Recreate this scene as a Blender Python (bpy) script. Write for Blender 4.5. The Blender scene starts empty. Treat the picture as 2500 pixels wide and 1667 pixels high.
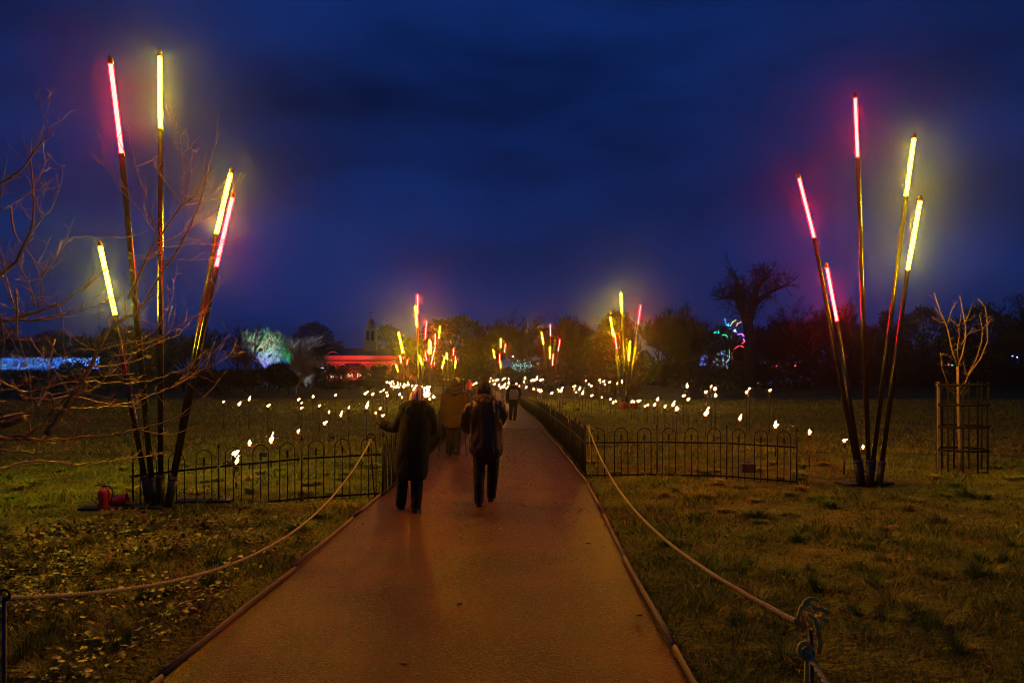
import bpy, bmesh, math, random
import numpy as np
from mathutils import Vector, Matrix, noise as mnoise
SC = bpy.context.scene
COL = SC.collection
rnd = random.Random(7)
F, CX, HY, EYE = 1805.6, 1250.0, 933.0, 1.65   # focal length, centre, horizon row (photo pixels), eye height (m)

# ---------------------------------------------------------------- camera
cam = bpy.data.cameras.new('camera')
cam.lens, cam.sensor_width = 26.0, 36.0
cam.shift_y = (HY - 833.5) / 2500.0
cam.clip_start, cam.clip_end = 0.1, 3000
cam_ob = bpy.data.objects.new('camera', cam)
COL.objects.link(cam_ob)
cam_ob.location = (0, 0, EYE)
cam_ob.rotation_euler = (math.radians(90), 0, 0)
SC.camera = cam_ob

# ---------------------------------------------------------------- sky (late dusk, sun well below the horizon behind the camera)
TUBE_Y, TUBE_R, FLAME = 680.0, 510.0, 64.0
HAZE = 0.0010
w = bpy.data.worlds.new('World')
SC.world = w
w.use_nodes = True
nt = w.node_tree
nt.nodes.clear()
N = nt.nodes.new
L = nt.links.new
out = N('ShaderNodeOutputWorld')
bg = N('ShaderNodeBackground')
sky = N('ShaderNodeTexSky')
sky.sky_type = 'NISHITA'
sky.sun_disc = False
sky.sun_elevation = math.radians(-4.0)
sky.sun_rotation = math.radians(180)
tc = N('ShaderNodeTexCoord')
mp = N('ShaderNodeMapping')
mp.inputs['Scale'].default_value = (1.0, 1.0, 3.2)
nz = N('ShaderNodeTexNoise')
nz.inputs['Scale'].default_value = 1.9
nz.inputs['Detail'].default_value = 5.0
nz.inputs['Roughness'].default_value = 0.55
cr = N('ShaderNodeValToRGB')
cr.color_ramp.elements[0].position = 0.36
cr.color_ramp.elements[0].color = (0.0010, 0.0072, 0.046, 1)
cr.color_ramp.elements[1].position = 0.64
cr.color_ramp.elements[1].color = (0.0036, 0.0215, 0.135, 1)
mix = N('ShaderNodeMix')
mix.data_type = 'RGBA'
mix.blend_type = 'ADD'
mix.inputs['Factor'].default_value = 0.004
L(tc.outputs['Generated'], mp.inputs['Vector'])
L(mp.outputs['Vector'], nz.inputs['Vector'])
L(nz.outputs['Fac'], cr.inputs['Fac'])
L(cr.outputs['Color'], mix.inputs['A'])
L(sky.outputs['Color'], mix.inputs['B'])
L(mix.outputs['Result'], bg.inputs['Color'])
bg.inputs['Strength'].default_value = 1.0
L(bg.outputs['Background'], out.inputs['Surface'])

vs = SC.view_settings
vs.view_transform, vs.look, vs.gamma, vs.use_curve_mapping = 'Standard', 'None', 1.0, False
vs.exposure = 0.0
SC.render.engine = 'CYCLES'
cy = SC.cycles
cy.use_denoising = True
cy.use_adaptive_sampling = False
cy.max_bounces, cy.diffuse_bounces, cy.glossy_bounces, cy.transmission_bounces = 5, 2, 2, 2
cy.volume_bounces, cy.transparent_max_bounces = 0, 8
cy.sample_clamp_indirect = 4.0
cy.sample_clamp_direct = 0.0
cy.caustics_reflective = cy.caustics_refractive = False
cy.use_light_tree = True
cy.pixel_filter_type = 'BLACKMAN_HARRIS'
cy.filter_width = 0.95

# ---------------------------------------------------------------- geometry helpers
def sstep(a, b, x):
    t = min(1.0, max(0.0, (x - a) / (b - a)))
    return t * t * (3 - 2 * t)

def G(y):                                   # the meadow rises gently in the distance
    return 1.0 * sstep(35, 110, y)

def W(px, py, Y):                           # where the photo's pixel lies at depth Y
    return Vector(((px - CX) / F * Y, Y, EYE - (py - HY) / F * Y))

def gx(px, Y):                              # point on the ground
    return Vector(((px - CX) / F * Y, Y, G(Y)))

class MB:
    def __init__(s):
        s.v, s.f = [], []
    def add(s, vs_, fs_):
        o = len(s.v)
        s.v += [tuple(p) for p in vs_]
        s.f += [tuple(i + o for i in f) for f in fs_]
    def tube(s, pts, rad, n=6, cap=True, ref=None):
        pts = [Vector(p) for p in pts]
        m = len(pts)
        if not isinstance(rad, (list, tuple)):
            rad = [rad] * m
        rings, u = [], None
        for i in range(m):
            t = (pts[min(i + 1, m - 1)] - pts[max(i - 1, 0)])
            t = t.normalized() if t.length > 1e-9 else Vector((0, 0, 1))
            if u is None:
                r0 = Vector(ref) if ref else (Vector((0, 0, 1)) if abs(t.z) < .9 else Vector((1, 0, 0)))
            else:
                r0 = u
            u = r0 - t * r0.dot(t)
            u = u.normalized() if u.length > 1e-6 else t.orthogonal().normalized()
            v = t.cross(u)
            r = rad[i]
            a, b = r if isinstance(r, (tuple, list)) else (r, r)
            rings.append([pts[i] + u * (a * math.cos(2 * math.pi * k / n)) + v * (b * math.sin(2 * math.pi * k / n)) for k in range(n)])
        s.loft(rings, cap)
    def loft(s, rings, cap=True):
        n, m = len(rings[0]), len(rings)
        fs = []
        for i in range(m - 1):
            for k in range(n):
                a, b = i * n + k, i * n + (k + 1) % n
                fs.append((a, b, b + n, a + n))
        if cap:
            fs.append(tuple(reversed(range(n))))
            fs.append(tuple((m - 1) * n + k for k in range(n)))
        s.add([p for r in rings for p in r], fs)
    def vloft(s, rows, n=20):               # rows: (centre x, y, z, rx, ry): horizontal ellipses
        s.loft([[Vector((x + rx * math.cos(2 * math.pi * k / n), y + ry * math.sin(2 * math.pi * k / n), z)) for k in range(n)]
                for x, y, z, rx, ry in rows])
    def lathe(s, prof, n=12, at=(0, 0, 0)):
        x, y, z = at
        s.vloft([(x, y, z + h, r, r) for r, h in prof], n)
    def ball(s, c, r, n=10, m=7):
        c = Vector(c)
        a, b, d = r if isinstance(r, (tuple, list)) else (r, r, r)
        rings = []
        for i in range(1, m):
            t = math.pi * i / m
            rings.append([c + Vector((a * math.sin(t) * math.cos(2 * math.pi * k / n), b * math.sin(t) * math.sin(2 * math.pi * k / n), -d * math.cos(t))) for k in range(n)])
        s.loft(rings)
    def box(s, c, h, rot=None):
        c = Vector(c)
        ps = [Vector((x * h[0], y * h[1], z * h[2])) for x in (-1, 1) for y in (-1, 1) for z in (-1, 1)]
        if rot:
            ps = [rot @ p for p in ps]
        s.add([c + p for p in ps], [(0, 1, 3, 2), (4, 6, 7, 5), (0, 4, 5, 1), (2, 3, 7, 6), (0, 2, 6, 4), (1, 5, 7, 3)])
    def mesh(s, name, smooth=True, origin=(0, 0, 0)):
        me = bpy.data.meshes.new(name)
        o = Vector(origin)
        v = np.array(s.v, dtype=np.float64).reshape(-1, 3) - np.array(o)
        me.from_pydata(v.tolist(), [], s.f)
        me.validate()
        if smooth:
            me.polygons.foreach_set('use_smooth', [True] * len(me.polygons))
        me.update()
        return me
    def build(s, name, mat, parent=None, origin=None, smooth=True):
        if origin is None:
            origin = parent_loc(parent)
        return put(name, s.mesh(name, smooth, origin), mat, parent, None if parent else origin)

def parent_loc(p):
    o = Vector((0, 0, 0))
    while p is not None:
        o += p.location
        p = p.parent
    return o

def put(name, me, mat=None, parent=None, loc=None):
    if mat is not None and not me.materials:
        me.materials.append(mat)
    o = bpy.data.objects.new(name, me)
    COL.objects.link(o)
    if parent is not None:
        o.parent = parent
    if loc is not None:
        o.location = loc
    return o

def thing(name, label, cat, loc=(0, 0, 0), group=None, rz=0.0):
    o = bpy.data.objects.new(name, None)
    o.empty_display_size = 0.1
    COL.objects.link(o)
    o.location = loc
    o.rotation_euler = (0, 0, rz)
    return tag(o, label, cat, group)

def tag(o, label=None, cat=None, group=None, kind=None):
    for k, v in (('label', label), ('category', cat), ('group', group), ('kind', kind)):
        if v:
            o[k] = v
    return o

def fuse(mb, voxel, smooth=4, origin=(0, 0, 0), fold=None):
    me = mb.mesh('fused', True, origin)
    ob = bpy.data.objects.new('fused', me)
    COL.objects.link(ob)
    m = ob.modifiers.new('remesh', 'REMESH')
    m.mode, m.voxel_size = 'VOXEL', voxel
    if smooth:
        m2 = ob.modifiers.new('smooth', 'SMOOTH')
        m2.factor, m2.iterations = 0.5, smooth
    dg = bpy.context.evaluated_depsgraph_get()
    res = bpy.data.meshes.new_from_object(ob.evaluated_get(dg))
    bpy.data.objects.remove(ob)
    bpy.data.meshes.remove(me)
    if fold:
        amp, sc = fold
        no = [v.normal.copy() for v in res.vertices]
        for v, n in zip(res.vertices, no):
            p = Vector((v.co.x * sc[0], v.co.y * sc[1], v.co.z * sc[2]))
            a = mnoise.noise(p) + .5 * mnoise.noise(p * 2.3 + Vector((5, 1, 2)))
            v.co += n * amp * (1 - 2 * abs(a)) * 0.7
    res.polygons.foreach_set('use_smooth', [True] * len(res.polygons))
    res.update()
    return res

# ---------------------------------------------------------------- materials
def mat(name, c1, c2=None, scale=8.0, rough=0.7, bump=0.0, bscale=None, metal=0.0, coord='Object', stretch=(1, 1, 1), attr=None, spec=0.5, detail=4.0, rough2=None, lo=.35, hi=.68, bdist=.01):
    m = bpy.data.materials.new(name)
    m.use_nodes = True
    t = m.node_tree
    b = t.nodes['Principled BSDF']
    b.inputs['Roughness'].default_value = rough
    b.inputs['Metallic'].default_value = metal
    b.inputs['Specular IOR Level'].default_value = spec
    c1 = (*c1, 1)
    if c2 is None:
        c2 = tuple(min(1, x * 1.35) for x in c1[:3])
    c2 = (*c2[:3], 1)
    co = t.nodes.new('ShaderNodeTexCoord')
    mpn = t.nodes.new('ShaderNodeMapping')
    mpn.inputs['Scale'].default_value = stretch
    t.links.new(co.outputs[coord], mpn.inputs['Vector'])
    n = t.nodes.new('ShaderNodeTexNoise')
    n.inputs['Scale'].default_value = scale
    n.inputs['Detail'].default_value = detail
    t.links.new(mpn.outputs['Vector'], n.inputs['Vector'])
    r = t.nodes.new('ShaderNodeValToRGB')
    r.color_ramp.elements[0].position, r.color_ramp.elements[1].position = lo, hi
    r.color_ramp.elements[0].color, r.color_ramp.elements[1].color = c1, c2
    if attr:
        at = t.nodes.new('ShaderNodeAttribute')
        at.attribute_name = attr
        t.links.new(at.outputs['Fac'], r.inputs['Fac'])
        r.color_ramp.elements[0].position, r.color_ramp.elements[1].position = 0.0, 1.0
    else:
        t.links.new(n.outputs['Fac'], r.inputs['Fac'])
    t.links.new(r.outputs['Color'], b.inputs['Base Color'])
    if rough2 is not None:
        mr = t.nodes.new('ShaderNodeMapRange')
        mr.inputs['From Min'].default_value, mr.inputs['From Max'].default_value = .35, .65
        mr.inputs['To Min'].default_value, mr.inputs['To Max'].default_value = rough, rough2
        t.links.new(n.outputs['Fac'], mr.inputs['Value'])
        t.links.new(mr.outputs['Result'], b.inputs['Roughness'])
    if bump:
        n2 = t.nodes.new('ShaderNodeTexNoise')
        n2.inputs['Scale'].default_value = bscale or scale * 4
        n2.inputs['Detail'].default_value = 3
        t.links.new(mpn.outputs['Vector'], n2.inputs['Vector'])
        bp = t.nodes.new('ShaderNodeBump')
        bp.inputs['Strength'].default_value = bump
        bp.inputs['Distance'].default_value = bdist
        t.links.new(n2.outputs['Fac'], bp.inputs['Height'])
        t.links.new(bp.outputs['Normal'], b.inputs['Normal'])
    return m

def emit(name, col, strength, sampled=True):
    m = bpy.data.materials.new(name)
    m.use_nodes = True
    t = m.node_tree
    t.nodes.clear()
    o = t.nodes.new('ShaderNodeOutputMaterial')
    e = t.nodes.new('ShaderNodeEmission')
    e.inputs['Color'].default_value = (*col, 1)
    e.inputs['Strength'].default_value = strength
    t.links.new(e.outputs[0], o.inputs['Surface'])
    m.cycles.emission_sampling = 'FRONT' if sampled else 'NONE'
    return m

M = dict(
    ground=mat('meadow_soil_and_turf', (.022, .026, .003), (.17, .17, .012), 1.1, .9, 1.0, 22, detail=9, lo=.3, hi=.7, bdist=.05, spec=.15),
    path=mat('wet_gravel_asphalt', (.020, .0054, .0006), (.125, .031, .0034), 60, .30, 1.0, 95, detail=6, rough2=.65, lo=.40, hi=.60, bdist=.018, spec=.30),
    grit=mat('path_grit', (.012, .0035, .0006), (.42, .17, .05), rough=.45, attr='tint', spec=.4),
    edging=mat('path_edging_timber', (.10, .065, .035), (.22, .14, .07), 6, .7, .6, 60, stretch=(1, .15, 1)),
    blade=mat('grass_blade', (.075, .165, .006), (.32, .29, .03), rough=.6, attr='tint', spec=.15),
    meadow=mat('meadow_blade', (.15, .20, .008), (.44, .35, .04), rough=.6, attr='tint', spec=.15),
    leaf=mat('ground_leaf', (.012, .028, .004), (.048, .052, .007), rough=.5, attr='tint', spec=.4),
    dead=mat('dead_leaf', (.07, .028, .008), (.20, .09, .025), 9, .6),
    iron=mat('black_iron_paint', (.006, .006, .006), (.014, .012, .010), 30, .45, .3, 120, spec=.2),
    steel=mat('dark_bronze_pole', (.030, .026, .022), (.055, .048, .040), 14, .22, .1, 90, metal=.85),
    sock=mat('black_steel_socket', (.010, .010, .011), (.025, .023, .022), 18, .45, .3, 80),
    plate=mat('steel_ballast_plate', (.010, .010, .008), (.03, .027, .02), 12, .5, .4, 60, spec=.2, metal=.0, rough2=.65),
    endcap=mat('tube_end_cap', (.05, .035, .02), (.10, .07, .03), 20, .35, metal=.6),
    tube_yellow=emit('yellow_neon', (1.0, .68, .0010), TUBE_Y),
    tube_red=emit('red_neon', (1.0, .0017, .0015), TUBE_R),
    flame=emit('flame', (1.0, .47, .16), FLAME),
    mid_yellow=emit('mid_yellow_neon', (1.0, .68, .0009), TUBE_Y * .95),
    mid_red=emit('mid_red_neon', (1.0, .0018, .0016), TUBE_R * .85),
    far_yellow=emit('far_yellow_neon', (1.0, .66, .005), TUBE_Y * .25),
    far_red=emit('far_red_neon', (1.0, .010, .009), TUBE_R * .25),
    can=mat('brass_burner_can', (.16, .10, .045), (.34, .22, .10), 20, .35, .2, 80, metal=.6),
    stake=mat('torch_rod', (.03, .02, .012), (.08, .055, .03), 20, .5),
    tin=mat('rusty_fuel_tin', (.08, .035, .02), (.20, .09, .05), 15, .55, .3, 60),
    rope=mat('tan_rope', (.34, .31, .10), (.52, .47, .19), 40, .8, .8, 160),
    cord=mat('pale_green_cord', (.80, .66, .06), (.88, .76, .10), 60, .75, .7, 200),
    red=mat('red_enamel', (.42, .018, .014), (.52, .03, .02), 7, .35, .1, 40),
    rubber=mat('black_rubber', (.012, .012, .012), (.03, .03, .03), 20, .5),
    bark=mat('bark', (.085, .058, .028), (.19, .125, .06), 9, .8, .9, 40, stretch=(1, 1, .35)),
    twig=mat('smooth_twig_bark', (.16, .105, .042), (.30, .21, .09), 14, .5, .4, 60),
    farbark=mat('dark_winter_bark', (.020, .016, .009), (.040, .031, .018), 3, .9),
    fartwig=mat('dark_winter_twigs', (.020, .015, .008), (.040, .030, .016), 2, .9),
    palebark=mat('pale_twigs', (.30, .28, .25), (.46, .43, .38), 3, .8),
    evergreen=mat('evergreen_foliage', (.010, .016, .006), (.026, .034, .012), 2, .8, attr='tint'),
    beech=mat('copper_leaves', (.07, .020, .005), (.17, .050, .011), 2, .7, attr='tint'),
    sapbark=mat('young_bark', (.15, .11, .06), (.26, .19, .11), 12, .6, .4, 60),
    guard=mat('green_black_guard_paint', (.006, .006, .005), (.014, .014, .011), 14, .6, .3, 60, spec=.12),
    guard_lit=mat('lit_guard_post', (.10, .075, .04), (.18, .13, .07), 10, .45, .3, 60),  # lit tan of the left post, put into its base colour
    brick=mat('red_brickwork', (.10, .05, .035), (.24, .12, .08), 6, .85, .6, 30),
    stone=mat('pale_stone_dressing', (.30, .27, .22), (.44, .40, .33), 4, .8, .3, 30),
    slate=mat('slate_roof', (.05, .05, .055), (.10, .10, .10), 6, .7),
    lead=mat('lead_dome', (.07, .08, .08), (.16, .17, .17), 3, .6),
    glassd=mat('dark_window_glass', (.01, .012, .015), (.02, .022, .025), 3, .15),
    black_cloth=mat('black_padded_cloth', (.0045, .0045, .0048), (.010, .010, .010), 30, .85, .4, 90, spec=.22),
    denim=mat('dark_denim', (.010, .011, .014), (.020, .022, .028), 40, .8, .4, 160, spec=.22),
    waxed=mat('waxed_dark_jacket', (.006, .005, .0035), (.017, .014, .009), 16, .40, .5, 40, spec=.4),
    tan=mat('tan_jacket', (.042, .020, .006), (.066, .032, .010), 18, .8, .5, 60, spec=.22),
    taupe=mat('taupe_hood', (.06, .04, .018), (.12, .08, .036), 24, .85, .6, 60),
    trouser=mat('dark_trousers', (.007, .006, .005), (.014, .012, .010), 30, .8, .3, 120, spec=.22),
    boot=mat('walking_boot', (.012, .009, .006), (.03, .024, .016), 20, .6, .4, 60),
    sole=mat('grey_sole', (.03, .026, .02), (.06, .05, .04), 20, .7),
    skin=mat('skin', (.50, .31, .22), (.58, .37, .27), 12, .5),
    glove=mat('dark_glove', (.012, .012, .012), (.025, .024, .023), 40, .8, .3, 120),
    wool_dark=mat('dark_knit', (.025, .022, .018), (.055, .048, .036), 60, .95, .6, 120),
    pom_pale=mat('cream_pompom', (.52, .42, .27), (.68, .56, .38), 30, .95),
    pom_dark=mat('brown_pompom', (.10, .065, .04), (.18, .12, .07), 30, .95),
    pack=mat('grey_backpack_cloth', (.16, .13, .11), (.28, .23, .19), 22, .7, .4, 70),
    redcloth=mat('red_coat', (.50, .03, .03), (.60, .05, .05), 10, .8),
)
# cream and pink striped knit of the nearest hat
m = mat('striped_knit', (.55, .42, .26), (.62, .30, .24), 60, .95, .6, 120)
t = m.node_tree
wv = t.nodes.new('ShaderNodeTexWave')
wv.inputs['Scale'].default_value = 5.5
wv.inputs['Phase Offset'].default_value = 2.2
cox = t.nodes.new('ShaderNodeTexCoord')
rp = t.nodes.new('ShaderNodeValToRGB')
e = rp.color_ramp.elements
e[0].position, e[0].color = .32, (.88, .70, .42, 1)
e[1].position, e[1].color = .62, (.80, .36, .27, 1)
e2 = e.new(.86)
e2.color = (.30, .18, .15, 1)
t.links.new(cox.outputs['Object'], wv.inputs['Vector'])
t.links.new(wv.outputs['Fac'], rp.inputs['Fac'])
t.links.new(rp.outputs['Color'], t.nodes['Principled BSDF'].inputs['Base Color'])
M['striped'] = m

# damp and worn patches on the path; its reflections are tinted orange to cut the sky's blue
t = M['path'].node_tree
pb = t.nodes['Principled BSDF']
n9 = t.nodes.new('ShaderNodeTexNoise')
n9.inputs['Scale'].default_value = 1.3
n9.inputs['Detail'].default_value = 7
c9 = t.nodes.new('ShaderNodeTexCoord')
r9 = t.nodes.new('ShaderNodeValToRGB')
r9.color_ramp.elements[0].position, r9.color_ramp.elements[1].position = .32, .66
r9.color_ramp.elements[0].color, r9.color_ramp.elements[1].color = (.42, .42, .38, 1), (1.3, 1.28, 1.25, 1)
x9 = t.nodes.new('ShaderNodeMix')
x9.data_type, x9.blend_type = 'RGBA', 'MULTIPLY'
x9.inputs['Factor'].default_value = 1.0
src = pb.inputs['Base Color'].links[0].from_socket
t.links.new(c9.outputs['Object'], n9.inputs['Vector'])
t.links.new(n9.outputs['Fac'], r9.inputs['Fac'])
t.links.new(src, x9.inputs['A'])
t.links.new(r9.outputs['Color'], x9.inputs['B'])
t.links.new(x9.outputs['Result'], pb.inputs['Base Color'])
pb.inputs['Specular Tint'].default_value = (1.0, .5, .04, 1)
# ---------------------------------------------------------------- ground and path
def path_c(y):                              # path centre line
    c = -0.50 + 0.16 * min(1, max(0, (y - 3) / 9)) - 0.12 * sstep(13, 26, y)
    return c - 0.7 * sstep(26, 52, y) - 8.5 * sstep(48, 150, y)

def path_hw(y):
    return 1.44 + 0.10 * sstep(4, 13, y)

_ph = np.random.RandomState(3).rand(24, 4)
def bumps(x, y):
    z = np.zeros_like(x)
    for i, (a, b, c, d) in enumerate(_ph):
        k = 0.7 * 1.16 ** i
        an = a * 6.283
        z += np.sin(k * (x * math.cos(an) + y * math.sin(an)) + b * 6.283) * (0.9 / k ** .75)
    for i in range(10):
        a, b, c, d = _ph[i]
        k = 9.0 * 1.22 ** i
        an = c * 6.283
        z += np.sin(k * (x * math.cos(an) + y * math.sin(an)) + d * 6.283 + 1.5 * np.sin(2.1 * x + a * 6)) * .16
    return z * 0.0125

def vG(y):
    t = np.clip((y - 35) / 75.0, 0, 1)
    return t * t * (3 - 2 * t)

def ground_z(x, y):
    pc = np.vectorize(path_c)(y)
    d = np.abs(x - pc) - 1.55
    k = np.clip(d / 0.9, 0, 1) * np.clip((70 - y) / 45, 0, 1)
    return vG(y) + bumps(x, y) * k - 0.010

xs = np.concatenate([np.linspace(-420, -60, 16), np.linspace(-55, -16, 27), np.linspace(-15.8, 15.8, 330), np.linspace(16, 55, 27), np.linspace(60, 420, 16)])
ys = np.concatenate([np.linspace(-40, 0, 12), np.linspace(0.5, 20, 260), np.linspace(20.4, 60, 90), np.linspace(61, 130, 50), np.linspace(135, 420, 20)])
gxx, gyy = np.meshgrid(xs, ys)
gz = ground_z(gxx, gyy)
nx, ny = len(xs), len(ys)
gv = np.stack([gxx, gyy, gz], -1).reshape(-1, 3)
idx = np.arange(nx * ny).reshape(ny, nx)
gf = np.stack([idx[:-1, :-1], idx[:-1, 1:], idx[1:, 1:], idx[1:, :-1]], -1).reshape(-1, 4)

def np_mesh(name, verts, faces, tint=None, smooth=False):
    me = bpy.data.meshes.new(name)
    k = faces.shape[1]
    me.vertices.add(len(verts))
    me.vertices.foreach_set('co', verts.astype(np.float32).ravel())
    me.loops.add(faces.size)
    me.loops.foreach_set('vertex_index', faces.astype(np.int32).ravel())
    me.polygons.add(len(faces))
    me.polygons.foreach_set('loop_start', np.arange(0, faces.size, k, dtype=np.int32))
    me.polygons.foreach_set('loop_total', np.full(len(faces), k, dtype=np.int32))
    if tint is not None:
        at = me.attributes.new('tint', 'FLOAT', 'POINT')
        at.data.foreach_set('value', tint.astype(np.float32))
    if smooth:
        me.polygons.foreach_set('use_smooth', np.ones(len(faces), dtype=bool))
    me.update(calc_edges=True)
    me.validate()
    return me

tag(put('ground', np_mesh('ground', gv, gf, smooth=True), M['ground']), 'dark meadow turf sloping gently up behind the path', kind='structure')

mb = MB()
rings = []
py_ = [-8 + .5 * i for i in range(90)] + [37 + 2 * i for i in range(80)]
for y in py_:
    c, h = path_c(y), path_hw(y)
    row = []
    for k in range(9):
        u = -1 + k / 4
        row.append(Vector((c + u * h, y, G(y) + 0.014 + 0.03 * (1 - u * u))))
    rings.append(row)
mb.add([p for r in rings for p in r], [(i * 9 + k, i * 9 + k + 1, i * 9 + k + 10, i * 9 + k + 9) for i in range(len(rings) - 1) for k in range(8)])
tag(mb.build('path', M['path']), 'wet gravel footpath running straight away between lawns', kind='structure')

ed = bpy.data.objects.new('path_edging', None)
COL.objects.link(ed)
tag(ed, 'low timber boards edging the footpath', kind='structure')
for sgn in (-1, 1):
    y = -5.0
    while y < 34:
        l = 2.35 + rnd.uniform(-.25, .25)
        m_ = MB()
        pts = []
        j = rnd.uniform(-.022, .022)
        for k in range(5):
            yy = y + l * k / 4
            pts.append((path_c(yy) + sgn * (path_hw(yy) + .018 + j * (k - 2) / 2), yy, 0.027 + rnd.uniform(-.009, .007)))
        m_.tube(pts, [(.026, .015)] * 5, 6)
        m_.build('edging_board', M['edging'], ed)
        y += l + rnd.uniform(.015, .06)

# ---------------------------------------------------------------- grass
def scatter(n, y0, y1, seed, p=1.0):
    r = np.random.RandomState(seed)
    u = r.rand(n)
    y = (y0 ** (1 - p) + u * (y1 ** (1 - p) - y0 ** (1 - p))) ** (1 / (1 - p)) if p != 1 else y0 * (y1 / y0) ** u
    x = (r.rand(n) * 2 - 1) * (0.75 * y + 0.8)
    pc = np.vectorize(path_c)(y)
    hw = np.vectorize(path_hw)(y)
    keep = np.abs(x - pc) > hw + .02 + .07 * r.rand(n)
    return x[keep], y[keep], r

def clump(x, y):
    return .5 + .5 * np.sin(1.7 * x + 2.1 * np.sin(.9 * y)) * np.sin(1.3 * y + 1.7 * np.sin(1.1 * x + 1)) + .35 * np.sin(5.3 * x + 1.1) * np.sin(4.7 * y + 2 * np.sin(2 * x))

def grass(name, n, y0, y1, seed, h0, h1, wk, label, p=1.0, cut=-9, mt='blade'):
    x, y, r = scatter(n, y0, y1, seed, p)
    c = clump(x, y)
    k = c + .5 * r.rand(len(x)) > cut
    x, y, c = x[k], y[k], c[k]
    z = ground_z(x, y) - .005
    m = len(x)
    h = (h0 + (h1 - h0) * r.rand(m) ** 1.6) * (.55 + .75 * np.clip(c, 0, 1.3))
    a = r.rand(m) * 6.283
    lean = h * (.5 + 1.1 * r.rand(m))
    wdt = np.maximum(.0022, wk * y) * (.7 + .6 * r.rand(m))
    dx, dy = np.cos(a), np.sin(a)
    b = r.rand(m) * 6.283
    sx, sy = np.cos(b) * wdt, np.sin(b) * wdt
    P = np.stack([x, y, z], -1)
    v = np.empty((m, 5, 3))
    S_ = np.stack([sx, sy, 0 * sx], -1)
    v[:, 0] = P - S_
    v[:, 1] = P + S_
    mid = P + np.stack([dx * lean * .35, dy * lean * .35, h * .62], -1)
    v[:, 2] = mid + S_ * .75
    v[:, 3] = mid - S_ * .75
    v[:, 4] = P + np.stack([dx * lean, dy * lean, h * (1 - .35 * r.rand(m))], -1)
    i0 = np.arange(m) * 5
    f = np.concatenate([np.stack([i0, i0 + 1, i0 + 2], -1), np.stack([i0, i0 + 2, i0 + 3], -1), np.stack([i0 + 3, i0 + 2, i0 + 4], -1)])
    patch = .5 + .5 * np.sin(.8 * x + 3 * np.sin(.35 * y)) * np.sin(.6 * y + 2 * np.sin(.5 * x))
    tint = np.clip(r.rand(m) ** 2 * .7 + .45 * patch ** 2 * r.rand(m) - .05, 0, 1)
    o = put(name, np_mesh(name, v.reshape(-1, 3), f, np.repeat(tint, 5)), M[mt])
    return tag(o, label, kind='stuff')

grass('grass', 260000, 2.2, 17, 11, .022, .07, .00055, 'short damp winter grass beside the path', cut=.08)
grass('meadow_grass', 110000, 17, 60, 12, .05, .15, .00050, 'rough meadow grass around the flame torches', p=.6, mt='meadow')
grass('grass_tussocks', 75000, 2.3, 22, 13, .06, .15, .0006, 'longer grass tufts scattered over the lawn', cut=1.0)

# single tufts standing proud of the turf
r_ = np.random.RandomState(77)
cx_, cy_ = [], []
x_, y_, _r = scatter(420, 3.0, 15, 78)
x_, y_ = x_[np.abs(x_ - np.vectorize(path_c)(y_)) > 1.9], y_[np.abs(x_ - np.vectorize(path_c)(y_)) > 1.9]
nb = 110
m = len(x_) * nb
R0_ = np.repeat(.05 + .10 * r_.rand(len(x_)), nb)
H0_ = np.repeat(.06 + .09 * r_.rand(len(x_)), nb)
T0_ = np.repeat(r_.rand(len(x_)) ** 2.5 * .9, nb)
an = r_.rand(m) * 6.283
rr0 = R0_ * np.sqrt(r_.rand(m))
px_, py2 = np.repeat(x_, nb) + rr0 * np.cos(an), np.repeat(y_, nb) + rr0 * np.sin(an)
P = np.stack([px_, py2, ground_z(px_, py2) - .005], -1)
hh = H0_ * (.5 + .6 * r_.rand(m))
ln = hh * (.3 + 1.2 * rr0 / R0_) * (.5 + r_.rand(m))
wd = np.maximum(.0026, .00055 * py2)
S_ = np.stack([-np.sin(an) * wd, np.cos(an) * wd, 0 * an], -1)
D_ = np.stack([np.cos(an), np.sin(an), 0 * an], -1)
Z_ = np.array([0, 0, 1.0])
v = np.empty((m, 5, 3))
v[:, 0], v[:, 1] = P - S_, P + S_
mid_ = P + D_ * (ln * .3)[:, None] + Z_ * (hh * .65)[:, None]
v[:, 2], v[:, 3] = mid_ + S_ * .8, mid_ - S_ * .8
v[:, 4] = P + D_ * ln[:, None] + Z_ * (hh * .85)[:, None]
i0 = np.arange(m) * 5
f = np.concatenate([np.stack([i0, i0 + 1, i0 + 2], -1), np.stack([i0, i0 + 2, i0 + 3], -1), np.stack([i0 + 3, i0 + 2, i0 + 4], -1)])
tag(put('grass_tufts', np_mesh('grass_tufts', v.reshape(-1, 3), f, np.repeat(np.clip(T0_ + .25 * r_.rand(m), 0, 1), 5)), M['blade']), 'lumpy grass tufts standing proud of the lawns', kind='stuff')
# loose grit on the path
n_ = 75000
y_ = 3.2 * (26 / 3.2) ** r_.rand(n_)
u_ = r_.rand(n_) * 2 - 1
x_ = np.vectorize(path_c)(y_) + u_ * np.vectorize(path_hw)(y_) * .99
s_ = np.maximum(.0036, .00085 * y_) * (.4 + 1.2 * r_.rand(n_) ** 2)
P = np.stack([x_, y_, .0135 + .03 * (1 - u_ ** 2)], -1)
v = P[:, None, :] + r_.normal(0, 1, (n_, 4, 3)) * s_[:, None, None] * np.array([.7, .7, .45])
i0 = np.arange(n_) * 4
f = np.concatenate([np.stack([i0 + a_, i0 + b_, i0 + c_], -1) for a_, b_, c_ in ((0, 1, 2), (0, 3, 1), (0, 2, 3), (1, 3, 2))])
tag(put('gravel', np_mesh('gravel', v.reshape(-1, 3), f, np.repeat(r_.rand(n_) ** 2.2, 4)), M['grit']), 'loose wet grit scattered over the path', kind='stuff')

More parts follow.
